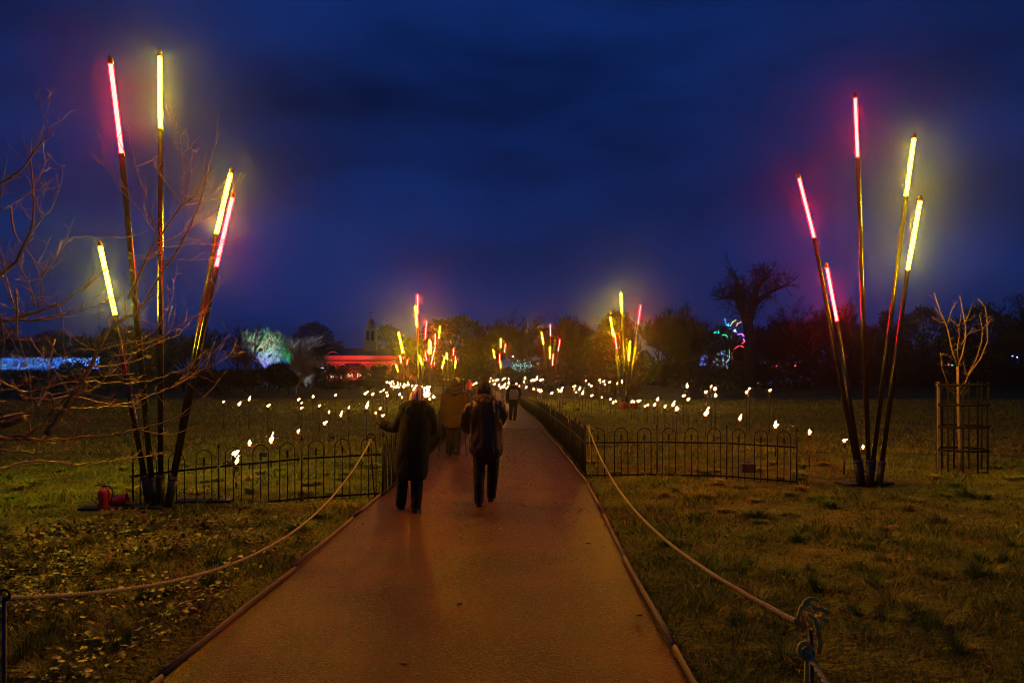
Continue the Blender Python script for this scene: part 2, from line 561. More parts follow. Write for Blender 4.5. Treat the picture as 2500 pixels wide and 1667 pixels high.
# broad leaves and dead stalks of the unkempt bed on the left, fallen leaves
def leaves(name, n, region, seed, size, mt, label, tilt=.6, hmax=.12, onpath=False):
    r = np.random.RandomState(seed)
    x0, x1, y0, y1 = region
    x, y = x0 + (x1 - x0) * r.rand(n), y0 + (y1 - y0) * r.rand(n)
    pc = np.vectorize(path_c)(y)
    keep = np.abs(x - pc) < 1.5 if onpath else (np.abs(x - pc) > 1.75) & (clump(x * 1.3, y * 1.3) + .6 * r.rand(n) > .75)
    x, y = x[keep], y[keep]
    m = len(x)
    z = (.045 if onpath else ground_z(x, y) + .01) + hmax * r.rand(m) ** 2
    s = size * (.5 + r.rand(m))
    a = r.rand(m) * 6.283
    tl = (r.rand(m) - .3) * tilt
    ux, uy, uz = np.cos(a) * np.cos(tl), np.sin(a) * np.cos(tl), np.sin(tl)
    vx, vy, vz = -np.sin(a), np.cos(a), (r.rand(m) - .5) * .8
    P = np.stack([x, y, z], -1)
    U = np.stack([ux, uy, uz], -1) * s[:, None]
    V = np.stack([vx, vy, vz], -1) * (s * .38)[:, None]
    v = np.empty((m, 6, 3))
    v[:, 0] = P
    v[:, 1] = P + U * .35 + V
    v[:, 2] = P + U * .75 + V * .8
    v[:, 3] = P + U + np.array([0, 0, -.012])
    v[:, 4] = P + U * .75 - V * .8
    v[:, 5] = P + U * .35 - V
    i0 = np.arange(m) * 6
    f = np.concatenate([np.stack([i0, i0 + 1, i0 + 2, i0 + 3], -1), np.stack([i0, i0 + 3, i0 + 4, i0 + 5], -1)])
    o = put(name, np_mesh(name, v.reshape(-1, 3), f, np.repeat(r.rand(m) ** 1.5, 6)), mt)
    return tag(o, label, kind='stuff')

leaves('leafy_ground_cover', 13000, (-6.5, -2.2, 3.4, 8.6), 21, .042, M['leaf'], 'leafy weeds over bare soil left of the path', .9, .16)
leaves('fallen_leaves', 420, (-6, 7, 2.6, 13), 22, .055, M['dead'], 'brown fallen leaves lying in the grass', .5, .03)
leaves('path_leaves', 60, (-1.9, 1.2, 3.0, 14), 25, .05, M['dead'], 'a few brown leaves lying on the wet path', .3, .005, True)
leaves('dead_weeds', 800, (-5.6, -3.2, 6.8, 9.4), 23, .055, M['dead'], 'brown withered weeds in front of the left light sculpture', 2.4, .14)

# ---------------------------------------------------------------- light sculptures
def up(p, q, t):
    return p.lerp(q, t)

def sculpture(label, base, Y, rods, rr=.038, sock_h=.42, plate=None, group='clusters of leaning neon light rods'):
    """rods: (colour, top px, bottom-of-tube px, base px, depth change at the top)"""
    loc = gx(base[0], Y)
    th = thing('light_sculpture', label, 'light sculpture', loc, group)
    for i, (c, tp, bt, bp, dy) in enumerate(rods):
        foot = W(bp[0], 0, Y)
        foot.z = G(Y)
        foot.y = Y + (i % 3 - 1) * .09
        dist = bp[1] - tp[1]
        fr = (bp[1] - bt[1]) / dist
        T, B = W(tp[0], tp[1], Y + dy), W(bt[0], bt[1], Y + dy * fr)
        d = (T - B).normalized()
        pole = MB()
        pole.tube([foot, foot.lerp(B, .5) + Vector((0, 0, -.0)), B], [rr, rr, rr * .9], 8)
        po = pole.build('pole', M['steel' if Y < 30 else 'stake'], th)
        so = MB()
        e = foot.lerp(B, sock_h / (B - foot).length)
        so.tube([foot - Vector((0, 0, .02)), e], [rr * 1.32, rr * 1.28], 10)
        if rr < .04:
            so.tube([e - (e - foot).normalized() * .05, e - (e - foot).normalized() * .03], rr * 1.5, 10)
        so.build('base_socket', M['sock'], po)
        tb = MB()
        tb.tube([B + d * .004, T], rr * .62, 10)
        tb.build('light_tube', M[('tube_' if Y < 30 else 'mid_' if Y < 60 else 'far_') + ('yellow' if c == 'y' else 'red')], po)
        cp = MB()
        cp.tube([T + d * .003, T + d * .075], rr * .85, 10)
        cp.tube([T + d * .076, T + d * .088], rr * .6, 8)
        cp.build('end_cap', M['endcap'], po)
    if plate:
        for (px, pw, dyp) in plate:
            pl = MB()
            c = gx(px, Y + dyp)
            pl.box(c + Vector((0, 0, .022)), (pw, .14, .012), Matrix.Rotation(.12, 3, 'Z'))
            pl.build('ballast_plate', M['plate'], th, smooth=False)
    return th

sculpture('tall sculpture of five neon rods behind bare branches, left front', (393, 1235), 9.86, [
    ('r', (270, 157), (297, 375), (384, 1232), -1.4), ('y', (390, 140), (392, 314), (392, 1234), .1),
    ('y', (563, 425), (528, 571), (402, 1232), 1.0), ('r', (567, 483), (528, 651), (418, 1233), -.1),
    ('y', (245, 603), (281, 769), (366, 1230), .1)], plate=[(300, .5, -.2), (500, .36, .35)])
sculpture('tall sculpture of five neon rods beside the caged sapling', (2116, 1182), 11.8, [
    ('r', (2088, 241), (2094, 385), (2116, 1181), 0), ('r', (1951, 436), (1988, 581), (2101, 1180), .2),
    ('y', (2231, 340), (2212, 479), (2131, 1180), .1), ('y', (2246, 492), (2216, 659), (2139, 1182), -.6),
    ('r', (2019, 654), (2043.5, 784), (2107, 1181), .5)], plate=[(2078, .2, .1), (2150, .14, .2)])
sculpture('five neon rods standing before the copper-leaved tree', (1527, 996), 45, [
    ('y', (1516.5, 717), (1518, 763), (1527, 996), 0), ('r', (1564, 746), (1557.6, 792), (1532, 996), 1),
    ('y', (1490, 775), (1497.6, 820), (1521, 996), 1), ('r', (1500, 811), (1506, 852), (1523, 996), -1),
    ('y', (1538, 834), (1535, 879), (1529, 996), 0)], rr=.046, sock_h=.75, plate=[(1506, .6, 0)])
sculpture('five neon rods right of the walker with a backpack', (1346, 960), 74, [
    ('r', (1343, 792), (1344, 820), (1345, 960), 0), ('y', (1322, 811.6), (1326.6, 839), (1341, 960), 1),
    ('r', (1367, 829), (1362.7, 856.7), (1350, 960), 1), ('y', (1342.6, 847), (1342.6, 874), (1344, 960), -1),
    ('r', (1350.4, 865), (1349, 892), (1347, 960), 0)], rr=.052, sock_h=.8, plate=[(1338, 1.4, -.6), (1360, .9, -.5)])
sculpture('small distant neon rods above the tallest hat, dead ahead', (1219, 944), 104, [
    ('y', (1222.5, 827), (1222.5, 848), (1219, 944), 0), ('r', (1233.7, 840), (1231.7, 860), (1221, 944), 0),
    ('y', (1204, 853.6), (1208, 873.7), (1216, 944), 0), ('r', (1220, 865), (1219, 885.7), (1218, 944), 0),
    ('y', (1221.8, 880), (1221.5, 897), (1220, 944), 0)], rr=.056, sock_h=.8)
sculpture('neon rods rising behind the striped pompom hat, tallest of the left clusters', (1022, 999), 44, [
    ('r', (1019, 719), (1020, 766), (1021, 999), 0), ('y', (1014.7, 748), (1018.5, 797), (1023, 999), .6),
    ('r', (1041.3, 784), (1038, 828), (1026, 999), .5), ('y', (973.4, 814), (984, 860), (1017, 999), .5),
    ('y', (1024, 869), (1030, 890), (1030, 999), -.5)], rr=.046, sock_h=.75)
sculpture('neon rods in the middle of the left clusters, one leaning right', (1052, 963), 71, [
    ('y', (1074, 797), (1071.6, 826), (1057, 963), 0), ('r', (1062.7, 816), (1062, 843), (1053, 963), 0),
    ('y', (1048.7, 829.5), (1046.4, 863), (1050, 963), 0), ('r', (1036.4, 852), (1041.5, 879), (1049, 963), 0),
    ('r', (1063, 845), (1052, 890), (1047, 963), -6)], rr=.052, sock_h=.8, plate=[(1046, 1.2, -.8), (1074, 1.2, -.6)])
sculpture('neon rods just behind the leaning red rod, low yellow and red', (1056, 958), 78, [
    ('y', (1051, 832), (1053, 861), (1055, 958), 0), ('r', (1061, 884), (1057, 902), (1055, 958), 0),
    ('y', (1050, 842), (1049, 864), (1054, 958), 0)], rr=.052, sock_h=.8)
sculpture('far neon rods right of the walker with two sticks, red at right', (1098, 953), 88, [
    ('y', (1086, 872), (1079, 899), (1094, 953), 0), ('y', (1090.4, 861), (1092, 877), (1096, 953), 0),
    ('r', (1107, 851), (1106.5, 867), (1099, 953), 0), ('r', (1112, 871), (1111, 885), (1101, 953), 0),
    ('y', (1113, 881), (1111, 897), (1102, 953), 0)], rr=.056, sock_h=.8)
sculpture('far neon rods in front of the red lit building, lowest at left', (984, 953), 88, [
    ('y', (977, 869.6), (979, 885), (983, 953), 0), ('r', (985, 866), (985.7, 876), (984, 953), 0),
    ('r', (994.6, 878.6), (993.5, 889), (986, 953), 0), ('y', (967, 891), (971.6, 906.5), (981, 953), 0),
    ('y', (980.6, 845), (981, 861), (982, 953), 0)], rr=.056, sock_h=.8)
# ---------------------------------------------------------------- flame torches
def flame_mesh(kind):
    b = MB()
    if kind == 0:
        b.tube([(-.015, 0, -.01), (-.01, 0, .02), (.012, 0, .055), (.045, .01, .085), (.075, .01, .13)], [.018, .052, .046, .026, .004], 5)
        b.tube([(-.05, 0, .0), (-.03, .01, .02), (0, .01, .03)], [.006, .02, .03], 4)
    elif kind == 1:
        b.tube([(0, 0, -.01), (0, 0, .025), (.008, 0, .06), (.0, 0, .10), (.02, 0, .16)], [.02, .055, .042, .022, .003], 5)
        b.tube([(.02, 0, .02), (.06, 0, .05), (.085, 0, .055)], [.025, .018, .003], 4)
    elif kind == 2:
        b.tube([(-.055, 0, .012), (-.02, 0, .02), (.03, 0, .03), (.075, 0, .055), (.125, 0, .085)], [.012, .036, .046, .030, .004], 5)
    else:
        b.tube([(-.03, 0, -.005), (-.02, 0, .02), (.02, 0, .05), (.05, 0, .09), (.035, 0, .13), (.06, 0, .185)], [.016, .046, .05, .034, .022, .003], 5)
        b.ball((.085, 0, .205), (.018, .012, .022), 6, 5)
    return b.mesh('flame')

FL = [flame_mesh(k) for k in range(4)]
b = MB(); b.tube([(0, 0, -.05), (0, 0, 1)], .0135, 6); POLE = b.mesh('pole')
b = MB(); b.lathe([(.030, -.115), (.034, -.11), (.034, -.045), (.040, -.042), (.040, -.034), (.026, -.03), (.012, -.008)], 10); CAN = b.mesh('burner_can')
b = MB()
for sx in (-1, 1):
    b.tube([(0, 0, -.20), (sx * .034, 0, -.165), (sx * .047, 0, -.13), (sx * .047, 0, -.03)], .0055, 5)
PRONG = b.mesh('bracket')

def torch(px, py, label, Y=None, group=None, kind=None, s=1.0, parts=True):
    if Y is None:
        h = .85 + .45 * rnd.random()
        Y = max((EYE - h) * F / max(8, py - HY), 11.4 if px < 1250 else 13.3)
    p = W(px, py, Y)
    g0 = G(Y)
    th = thing('flame_torch', label, 'torch', (p.x, Y, g0), group, rz=rnd.uniform(-.5, .5))
    hz = p.z - g0 - .06 * s
    a = put('pole', POLE, M['stake'], th)
    a.scale = (s, s, max(.15, hz - .19 * s))
    q = put('bracket', PRONG, M['stake'], th)
    q.location.z = hz
    c = put('burner_can', CAN, M['can'], th)
    c.location.z = hz
    fl = put('flame', FL[rnd.randrange(4) if kind is None else kind], M['flame'], th)
    fl.location.z = hz
    sc = s * rnd.choice((.30, .38, .44, .50, .56, .64)) * rnd.uniform(.92, 1.08)
    fl.scale = (sc * rnd.uniform(.85, 1.25), sc, sc * rnd.uniform(.7, 1.3))
    for o_ in (q, c):
        o_.scale = (s, s, s)

near = [
    (545, 976, 'flame torch at the far left of the field, nearest the leaning rods', 26, 2),
    (584, 983, 'small flame torch second from the leaning rods at left', 27, 0),
    (608, 971, 'tall flame torch with a two-tongued flame below the blue lit trunks', 26, 3),
    (654, 986, 'flame torch on a long pole alone below the silver tree', 25, 2),
    (609, 1075, 'flame torch behind the second hoop of the left railing panels', 14, 1),
    (662, 1069, 'flame torch with a thin upright wisp above the middle left railing', 14.2, 3),
    (572, 1101, 'smaller flame just behind the flame seen through a railing hoop', 13.2, 2),
    (577, 1120, 'large flame torch seen inside a hoop of the left railing', 11.5, 3),
    (728, 972, 'upper flame of a three-torch column in the left field', 30, 2),
    (736, 980, 'middle flame of a three-torch column in the left field', 32, 2),
    (735, 991, 'lowest flame of a three-torch column in the left field', 24, 2),
    (764, 965, 'small round flame torch standing high left of the building letters', 33, 1),
    (779, 985, 'small dim flame torch on a dark pole between two brighter ones', 24, 2),
    (803, 1001, 'upright flame torch in the middle of the left field', 20, 1),
    (792, 1026, 'low broad flame torch, lowest in the middle left field', 16.5, 2),
    (832, 1008, 'big leaning flame torch in the middle of the left field', 18.5, 3),
    (851, 990, 'flame torch whose flame trails far to the right', 20, 3),
    (818, 962, 'lone flame torch high in the left field under the letters', 34, 2),
    (895, 988, 'flame torch on a slim pole left of a bright trio', 21, 3),
    (917, 1002, 'broadest flame of the bright trio left of the raised sleeve', 18.5, 1),
    (928, 992, 'topmost flame of the bright trio left of the raised sleeve', 20, 0),
    (934, 1008, 'smallest flame of the bright trio left of the raised sleeve', 18.5, 2),
    (970, 1007, 'tall flame beside the shoulder of the walker in the striped hat', 17, 1),
    (728, 1046, 'low flame torch alone above the left railing', 15, 0),
    (891, 958, 'left flame of a close pair above the left field', 36, 2),
    (896, 954, 'right flame of a close pair above the left field', 39, 2),
    (909, 960, 'small flat flame between the close pair and the far cluster', 37, 2),
    (929, 953, 'left flame of the small group under the far left cluster', 38, 2),
    (936, 950, 'highest flame of the small group under the far left cluster', 38, 3),
    (943, 955, 'right flame of the small group under the far left cluster', 37, 2),
    (945, 963, 'lowest flame of the small group under the far left cluster', 34, 2),
    (975, 960, 'small flame left of the striped pompom hat', 36, 2),
    (981, 967, 'brighter flame touching the left edge of the striped hat', 33, 1),
    # right-hand field
    (2061, 1066, 'low flame torch between the railing end and the tall right sculpture', 13.3, 2),
    (2107, 1083, 'flame torch burning among the feet of the tall right sculpture', 13.4, 1),
    (1976, 1049, 'flame torch just beyond the end post of the right railing', 14.6, 1),
    (1893, 1034, 'flame torch behind the third panel of the right railing', 16.2, 1),
    (1806, 1017, 'large leaning flame behind the last right railing panel', 18.8, 3),
    (1723, 1006, 'largest swirling flame above the middle right railing panel', 21.4, 3),
    (1879, 948, 'tallest torch of the right field, on a long visible pole', 24.6, 2),
    (1829, 944, 'upper flame of the pair left of the tallest right torch', 26, 2),
    (1823, 953, 'lower flame of the pair left of the tallest right torch', 25.5, 0),
    (1736, 939, 'highest leaning flame of the smoky foursome in the right field', 26, 3),
    (1723, 953, 'broad flame at the left of the smoky foursome in the right field', 26, 0),
    (1745.5, 946, 'small pointed flame at the upper right of the smoky foursome', 27, 1),
    (1746.4, 962, 'lowest flame of the smoky foursome in the right field', 26.5, 1),
    (1677, 940, 'pointed flame above the pair left of the smoky foursome', 29, 1),
    (1668, 962, 'flat flame with a bracket showing, left of a round flame', 28, 2),
    (1680, 971, 'round bright flame on a thick dark pole', 26, 0),
    (1651.5, 994, 'triangular flame torch on a low pole above the second railing post', 22.5, 1),
    (1643, 984, 'curling flame up and left of the triangular flame', 24, 3),
    (1623.5, 988, 'wide flame torch standing alone above the first railing panel', 24, 0),
    (1605, 972, 'flame above and right of a low flame, above first railing panel', 30, 0),
    (1598, 985, 'low flame under the taller one, above first railing panel', 28, 0),
    (1581, 985, 'right flame of a low pair right of the red bucket', 30, 0),
    (1575, 988, 'left flame of a low pair right of the red bucket', 29, 0),
    (1558, 976, 'flame with reddish tip just right of the red bucket', 31.4, 2),
    (1542, 978, 'left of two touching flames in front of the red bucket', 33, 0),
    (1548, 978, 'right of two touching flames in front of the red bucket', 33.5, 0),
    (1497, 980, 'pointed flame left of the mid right sculpture, lowest of three', 36, 1),
    (1503, 977, 'flame closest to the left foot of the mid right sculpture', 37, 1),
    (1490, 972, 'upper left flame of three beside the mid right sculpture', 38, 1),
    (1469, 967, 'lone round flame between two groups left of the mid right sculpture', 39, 1),
    (1444, 963, 'lone flat flame right of the five-torch knot', 40, 2),
]
for px, py, lab, Y, k in near:
    torch(px, py, lab, Y, 'garden flame torches', k, s=1.25 if Y > 20 else 1.12)

def C(x, y):
    return 880 + x * 250 / 2178, 900 + y * 180 / 1568
far_left = [(555, 268), (620, 288), (640, 292), (675, 245), (705, 305), (658, 352), (704, 370), (740, 374), (768, 378), (788, 270), (795, 305),
            (795, 330), (815, 380), (848, 315), (930, 305), (897, 350), (955, 335), (918, 375), (1000, 288), (1010, 323)]
far_hat = [(1102, 346), (1185, 330), (1158, 375), (1150, 398), (1130, 410), (1127, 430)]
far_right_hat = [(1300, 365), (1408, 365), (1452, 372), (1358, 400), (1416, 410), (1433, 435), (1358, 450), (1408, 472), (1340, 512), (1452, 505),
                 (1375, 518), (1375, 548), (1430, 535), (1415, 557), (1472, 605), (1553, 568)]
for lst, lab, grp, Y in ((far_left, 'tiny flame torch in the dense far cluster left of the striped hat', 'far flame cluster left of the striped hat', 60),
                         (far_hat, 'tiny flame torch just left of the striped hat pompom', 'flames by the striped hat pompom', 54),
                         (far_right_hat, 'tiny flame torch in the cluster right of the striped hat', 'flame cluster right of the striped hat', 44)):
    for x, y in lst:
        px, py = C(x, y)
        torch(px, py, lab, Y - (py - 935) * .35 + rnd.uniform(-1, 1), grp, s=1.55)
def C5(x, y):
    return 1000 + x / 4.48, 700 + y / 4.48
ctr = [(698, 1062), (712, 1050), (727, 1045), (885, 990), (878, 1027), (912, 1017), (943, 1017), (965, 1008), (1033, 993), (1016, 1010), (1083, 997), (925, 1055)]
ctr2 = [(977, 1070), (1003, 1085), (1027, 1085), (1043, 1058), (1083, 1048), (1072, 1080), (1060, 1098), (1000, 1102)]
rgt = [(1168, 1052), (1200, 1076), (1260, 993), (1248, 1028), (1252, 1040), (1275, 1092)]
rgt2 = [(1345, 1005), (1350, 1020), (1370, 1010), (1387, 1005), (1333, 1020), (1432, 1013), (1457, 1003)]
rgt3 = [(1355, 1105), (1408, 1118), (1420, 1138), (1437, 1130), (1550, 1152)]
rgt4 = [(1620, 1108), (1640, 1122), (1635, 1138), (1655, 1130), (1670, 1095)]
for lst, lab, grp, Y in ((ctr, 'tiny far flame torch between the two pompom hats ahead', 'far flames between the hats', 62),
                         (ctr2, 'tiny flame torch in the low knot left of the walker with a backpack', 'flame knot left of the backpack', 52),
                         (rgt, 'tiny flame torch right of the backpack walker, before the second sculpture', 'flames right of the backpack', 56),
                         (rgt2, 'tiny flame torch in the far row behind the right distant sculpture', 'far row of flames behind the distant sculpture', 60),
                         (rgt3, 'small flame torch close to the feet of the right distant sculpture', 'flames at the distant sculpture', 47),
                         (rgt4, 'small flame torch in the knot right of the right distant sculpture', 'flame knot right of the distant sculpture', 45)):
    for x, y in lst:
        px, py = C5(x, y)
        torch(px, py, lab, Y + rnd.uniform(-1.5, 1.5), grp, s=1.5)
def C7(x, y):
    return 1380 + x * .0765, 900 + y * .0765
for lst, lab, grp, Y in (([(275, 530), (270, 620), (340, 705), (450, 625), (550, 760)], 'small flame torch of the five-torch knot left of the copper tree', 'five-torch knot', 42),
                         ([(650, 345), (750, 460), (825, 520)], 'small flame torch of the falling three below the copper tree', 'three flames below the copper tree', 46),
                         ([(1085, 328), (1110, 403), (1222, 378), (1268, 465), (1405, 395)], 'small flame torch of the high five in front of the copper tree', 'five flames before the copper tree', 48),
                         ([(1655, 440), (1803, 408)], 'small flame torch of the pair touching the mid right sculpture', 'flame pair at the mid right sculpture', 50)):
    for x, y in lst:
        px, py = C7(x, y)
        torch(px, py, lab, Y + rnd.uniform(-1, 1), grp, s=1.45)

# ---------------------------------------------------------------- hoop-top railings
PH, HT, RAIL, SPK = .92, .86, .61, .77
b = MB()
b.tube([(0, 0, -.12), (0, 0, PH - .05)], .0125, 6)
b.ball((0, 0, PH - .03), (.021, .021, .024), 8, 6)
b.tube([(0, 0, PH - .01), (0, 0, PH + .03)], [.009, .001], 5)
b.tube([(0, 0, .01), (0, 0, .05)], .019, 6)
POST = b.mesh('post')
b = MB()
hw = .11
pts = [(-hw, 0, -.05), (-hw, 0, HT - hw)] + [(-hw * math.cos(a), 0, HT - hw + hw * math.sin(a)) for a in [math.pi * k / 10 for k in range(1, 10)]] + [(hw, 0, HT - hw), (hw, 0, -.05)]
b.tube(pts, .0085, 6, ref=(0, 1, 0))
HOOP = b.mesh('hoop')
b = MB()
b.tube([(0, 0, -.05), (0, 0, SPK - .10)], .008, 6)
b.tube([(0, 0, SPK - .13), (0, 0, SPK - .10), (0, 0, SPK - .055), (0, 0, SPK)], [(.009, .006), (.011, .007), (.020, .007), (.002, .002)], 6)
b.tube([(-.022, 0, SPK - .105), (.022, 0, SPK - .105)], .0065, 5)
SPIKE = b.mesh('spike_bar')
b = MB(); b.box((.5, 0, 0), (.5, .0055, .0135)); RAILM = b.mesh('rail', False)
b = MB()
for q_ in (POST, HOOP, SPIKE):
    pass
def panel_mesh(Lp):                         # whole panel in one mesh, for the far end of the run
    b = MB()
    b.tube([(0, 0, -.1), (0, 0, PH)], .017, 4)
    for k in range(3):
        cx_ = Lp * (.17 + .33 * k)
        b.tube([(cx_ - hw, 0, 0), (cx_ - hw, 0, HT - .1), (cx_, 0, HT), (cx_ + hw, 0, HT - .1), (cx_ + hw, 0, 0)], .010, 4, ref=(0, 1, 0))
        b.tube([(cx_, 0, 0), (cx_, 0, SPK)], .010, 4)
    for z in (.055, RAIL):
        b.tube([(0, 0, z), (Lp, 0, z)], .011, 4)
    return b.mesh('railing_panel')

def panel(p, q, label, group, end=False, z=(0, 0)):
    p, q = Vector((p[0], p[1], G(p[1]) + z[0])), Vector((q[0], q[1], G(q[1]) + z[1]))
    d = q - p
    Lp = math.hypot(d.x, d.y)
    th = thing('railing_panel', label, 'railing', p, group, math.atan2(d.y, d.x))
    th.rotation_euler.x = rnd.uniform(-.028, .028)
    sl = d.z / Lp
    put('post', POST, M['iron'], th)
    if end:
        put('post', POST, M['iron'], th, (Lp, 0, d.z))
    hwk = .5 * .18 / .5
    for k in range(3):
        c = Lp * (.175 + .325 * k)
        o = put('hoop', HOOP, M['iron'], th, (c, 0, c * sl))
        o.scale.x = Lp / 1.18
        put('spike_bar', SPIKE, M['iron'], th, (c, 0, c * sl))
    for h in (.05, RAIL):
        o = put('rail', RAILM, M['iron'], th, (.018, 0, h + .018 * sl))
        o.scale.x = Lp - .036
        o.rotation_euler.y = -math.atan(sl)

RF = [gx(1429, 12.72), gx(1604, 12.85), gx(1774, 12.62), gx(1945, 12.05)]
for i, lab in enumerate(('hoop-top railing panel at the right corner, where the rope is tied', 'middle hoop-top railing panel of the right front run', 'last hoop-top railing panel of the right front run, towards the rods')):
    panel(RF[i], RF[i + 1], lab, 'front railings across the right lawn', i == 2, z=[(0, 0), (0, 0), (0, -.02)][i])
LF = [gx(325, 9.9), gx(534, 10.2), gx(736, 10.5), gx(934, 10.68)]
zz = [-.21, -.12, -.045, 0]
for i, lab in enumerate(('sunken hoop-top railing panel behind the left sculpture', 'hoop-top railing panel with a flame showing through its hoop', 'hoop-top railing panel beside the ring-topped rope stake')):
    panel(LF[i], LF[i + 1], lab, 'front railings across the left lawn', i == 2, z=(zz[i], zz[i + 1]))
ordn = ['first', 'second', 'third', 'fourth', 'fifth', 'sixth']
far_mesh = panel_mesh(1.2)
far_mesh.materials.append(M['iron'])
for side, y0, x_off, word in ((1, 12.72, .0, 'right'), (-1, 10.68, .0, 'left')):
    y = y0
    i = 0
    xp = RF[0].x if side > 0 else LF[3].x
    while y < 58:
        y2 = y + (1.2 if side > 0 else 1.17)
        tgt = path_c(y2) + side * (path_hw(y2) + (.10 if side > 0 else -.02))
        x2 = xp + (tgt - xp) * .35
        lab = f'{ordn[i]} railing panel back from the corner along the {word} path edge' if i < 6 else f'railing panel in the long run along the {word} edge of the path'
        grp = f'railings along the {word} path edge'
        if y < 31:
            panel((xp, y), (x2, y2), lab, grp)
        else:
            th = put('railing_panel', far_mesh)
            th.location = (xp, y, G(y))
            th.rotation_euler.z = math.atan2(y2 - y, x2 - xp)
            tag(th, f'distant railing panel at the far end of the {word} path edge', 'railing', f'far railings along the {word} path edge')
        xp, y = x2, y2
        i += 1

# ---------------------------------------------------------------- rope barriers and their stakes
def rope(label, p, q, sag, r, mt='rope', n=40):
    p, q = Vector(p), Vector(q)
    b = MB()
    pts = []
    for k in range(n + 1):
        t = k / n
        v = p.lerp(q, t)
        v.z -= 4 * sag * t * (1 - t)
        pts.append(v)
    # three twisted strands
    Ln = (q - p).length
    m = int(Ln / .011)
    for s in range(3):
        st = []
        for k in range(m + 1):
            t = k / m
            v = p.lerp(q, t)
            v.z -= 4 * sag * t * (1 - t)
            a = 2 * math.pi * (t * Ln / .085 + s / 3)
            sd = Vector((q.y - p.y, -(q.x - p.x), 0)).normalized()
            st.append(v + sd * (r * .52 * math.cos(a)) + Vector((0, 0, r * .52 * math.sin(a))))
        b.tube(st, r * .56, 5)
    # the loop by which the rope hangs on its stake
    b.tube([p + Vector((.02 * math.cos(a), .0, .02 * math.sin(a))) for a in [k * .7 for k in range(10)]], r * .8, 6)
    return tag(b.build('barrier_rope', M[mt], None, p), label, 'rope', 'sagging rope barriers beside the path')

# left ring-topped stake by the fence
S0 = W(905, 1072, 10.6)
th = thing('rope_stake', 'iron stake with a ring top, leaning beside the left railing', 'stake', (S0.x, 10.6, 0), 'rope barrier stakes')
b = MB(); b.tube([(.06, 0, -.05), (.02, 0, .45), (S0.x - S0.x, 0, S0.z - .03)], .010, 6); b.build('rod', M['iron'], th, (0, 0, 0))
b = MB(); b.tube([(0 + .055 * math.sin(a), 0, S0.z + .025 - .055 * math.cos(a)) for a in [k * math.pi / 10 for k in range(20)]], .009, 6); b.build('ring', M['iron'], th, (0, 0, 0))
# near-left stake
S1 = Vector((-2.0, 2.92, .80))
th = thing('rope_stake', 'dark rope stake at the left edge of the picture', 'stake', (S1.x - .005, S1.y, 0), 'rope barrier stakes')
b = MB(); b.tube([(0, 0, -.05), (0, 0, .80)], .008, 8); b.build('rod', M['stake'], th, (0, 0, 0))
b = MB(); b.tube([(.022 * math.sin(a), .0, .81 - .022 * math.cos(a)) for a in [k * math.pi / 8 for k in range(15)]], .006, 6); b.build('ring', M['stake'], th, (0, 0, 0))
rope('thin tan rope sagging along the left edge of the path', S0 + Vector((0, -.02, -.02)), S1, .53, .0105)
# right stake close to the camera, wrapped with pale cord
S2 = Vector((1.015, 2.55, .845))
th = thing('rope_stake', 'pale rope stake with knotted cord, at the bottom right', 'stake', (S2.x, S2.y, 0), 'rope barrier stakes')
b = MB(); b.tube([(.022, 0, -.05), (.020, 0, .4), (.016, 0, .80)], .0075, 8); b.build('rod', M['stake'], th, (0, 0, 0))
b = MB(); b.tube([(-.004, -.012, -.05), (-.012, -.012, .3), (-.006, -.014, .60), (-.004, -.014, .735)], [.0105, .010, .0095, .0085], 8); b.build('cord_tail', M['cord'], th, (0, 0, 0))
b = MB(); b.tube([(.02 + .036 * math.sin(a) * 1.0, .004, .855 - .05 * math.cos(a)) for a in [.3 + k * .5 for k in range(12)]], .0075, 8); b.build('ring', M['cord'], th, (0, 0, 0))
b = MB()
b.tube([(-.02, -.012, .80), (-.005, -.02, .865), (.018, -.022, .845), (.034, -.02, .80), (.038, -.012, .775)], .0085, 8)
b.tube([(.018, -.004, .87), (.045, -.012, .873), (.072, -.014, .862)], [.009, .0088, .0085], 8)
b.tube([(.028, -.002, .845), (.05, -.014, .838), (.070, -.016, .834)], [.009, .0088, .0085], 8)
b.tube([(-.022, 0, .81), (-.03, 0, .84), (-.018, 0, .875), (.01, 0, .888), (.035, 0, .872)], .0075, 8)
b.tube([(.038, -.012, .80), (.044, -.01, .76), (.04, -.006, .72)], .0085, 8)
b.tube([(-.012 + .02 * math.sin(a), -.016, .735 - .024 * math.cos(a)) for a in [k * .6 for k in range(11)]], .0085, 8)
b.build('knot', M['cord'], th, (0, 0, 0))
RC = W(1436, 1042, 12.6)
rope('tan rope sagging from the railing corner to the near right stake', RC + Vector((0, -.03, 0)), S2 + Vector((-.035, 0, -.02)), .37, .0105)
rope('tan rope running from the near right stake out of the picture', S2 + Vector((0, -.012, -.125)), (1.02, -1.6, .78), .30, .0105)
for nm, p_, lab in (('rope_tie', RC, 'short rope end knotted round the right corner post'), ('rope_tie', Vector((1.255, 16.6, .86)), 'short rope end tied on a post along the right railing')):
    b = MB()
    b.tube([p_ + Vector((.022 * math.cos(a), .022 * math.sin(a), -.01 + a * .003)) for a in [k * .7 for k in range(20)]], .008, 6)
    b.tube([p_ + Vector((.02, -.01, .01)), p_ + Vector((.06, -.02, -.01)), p_ + Vector((.12, -.03, -.05))], .007, 6)
    b.tube([p_ + Vector((.0, -.022, -.0)), p_ + Vector((.03, -.02, -.3)), p_ + Vector((.06, .0, -.85))], .005, 5)
    tag(b.build(nm, M['rope'], None, p_), lab, 'rope', 'rope ends tied to the railings')

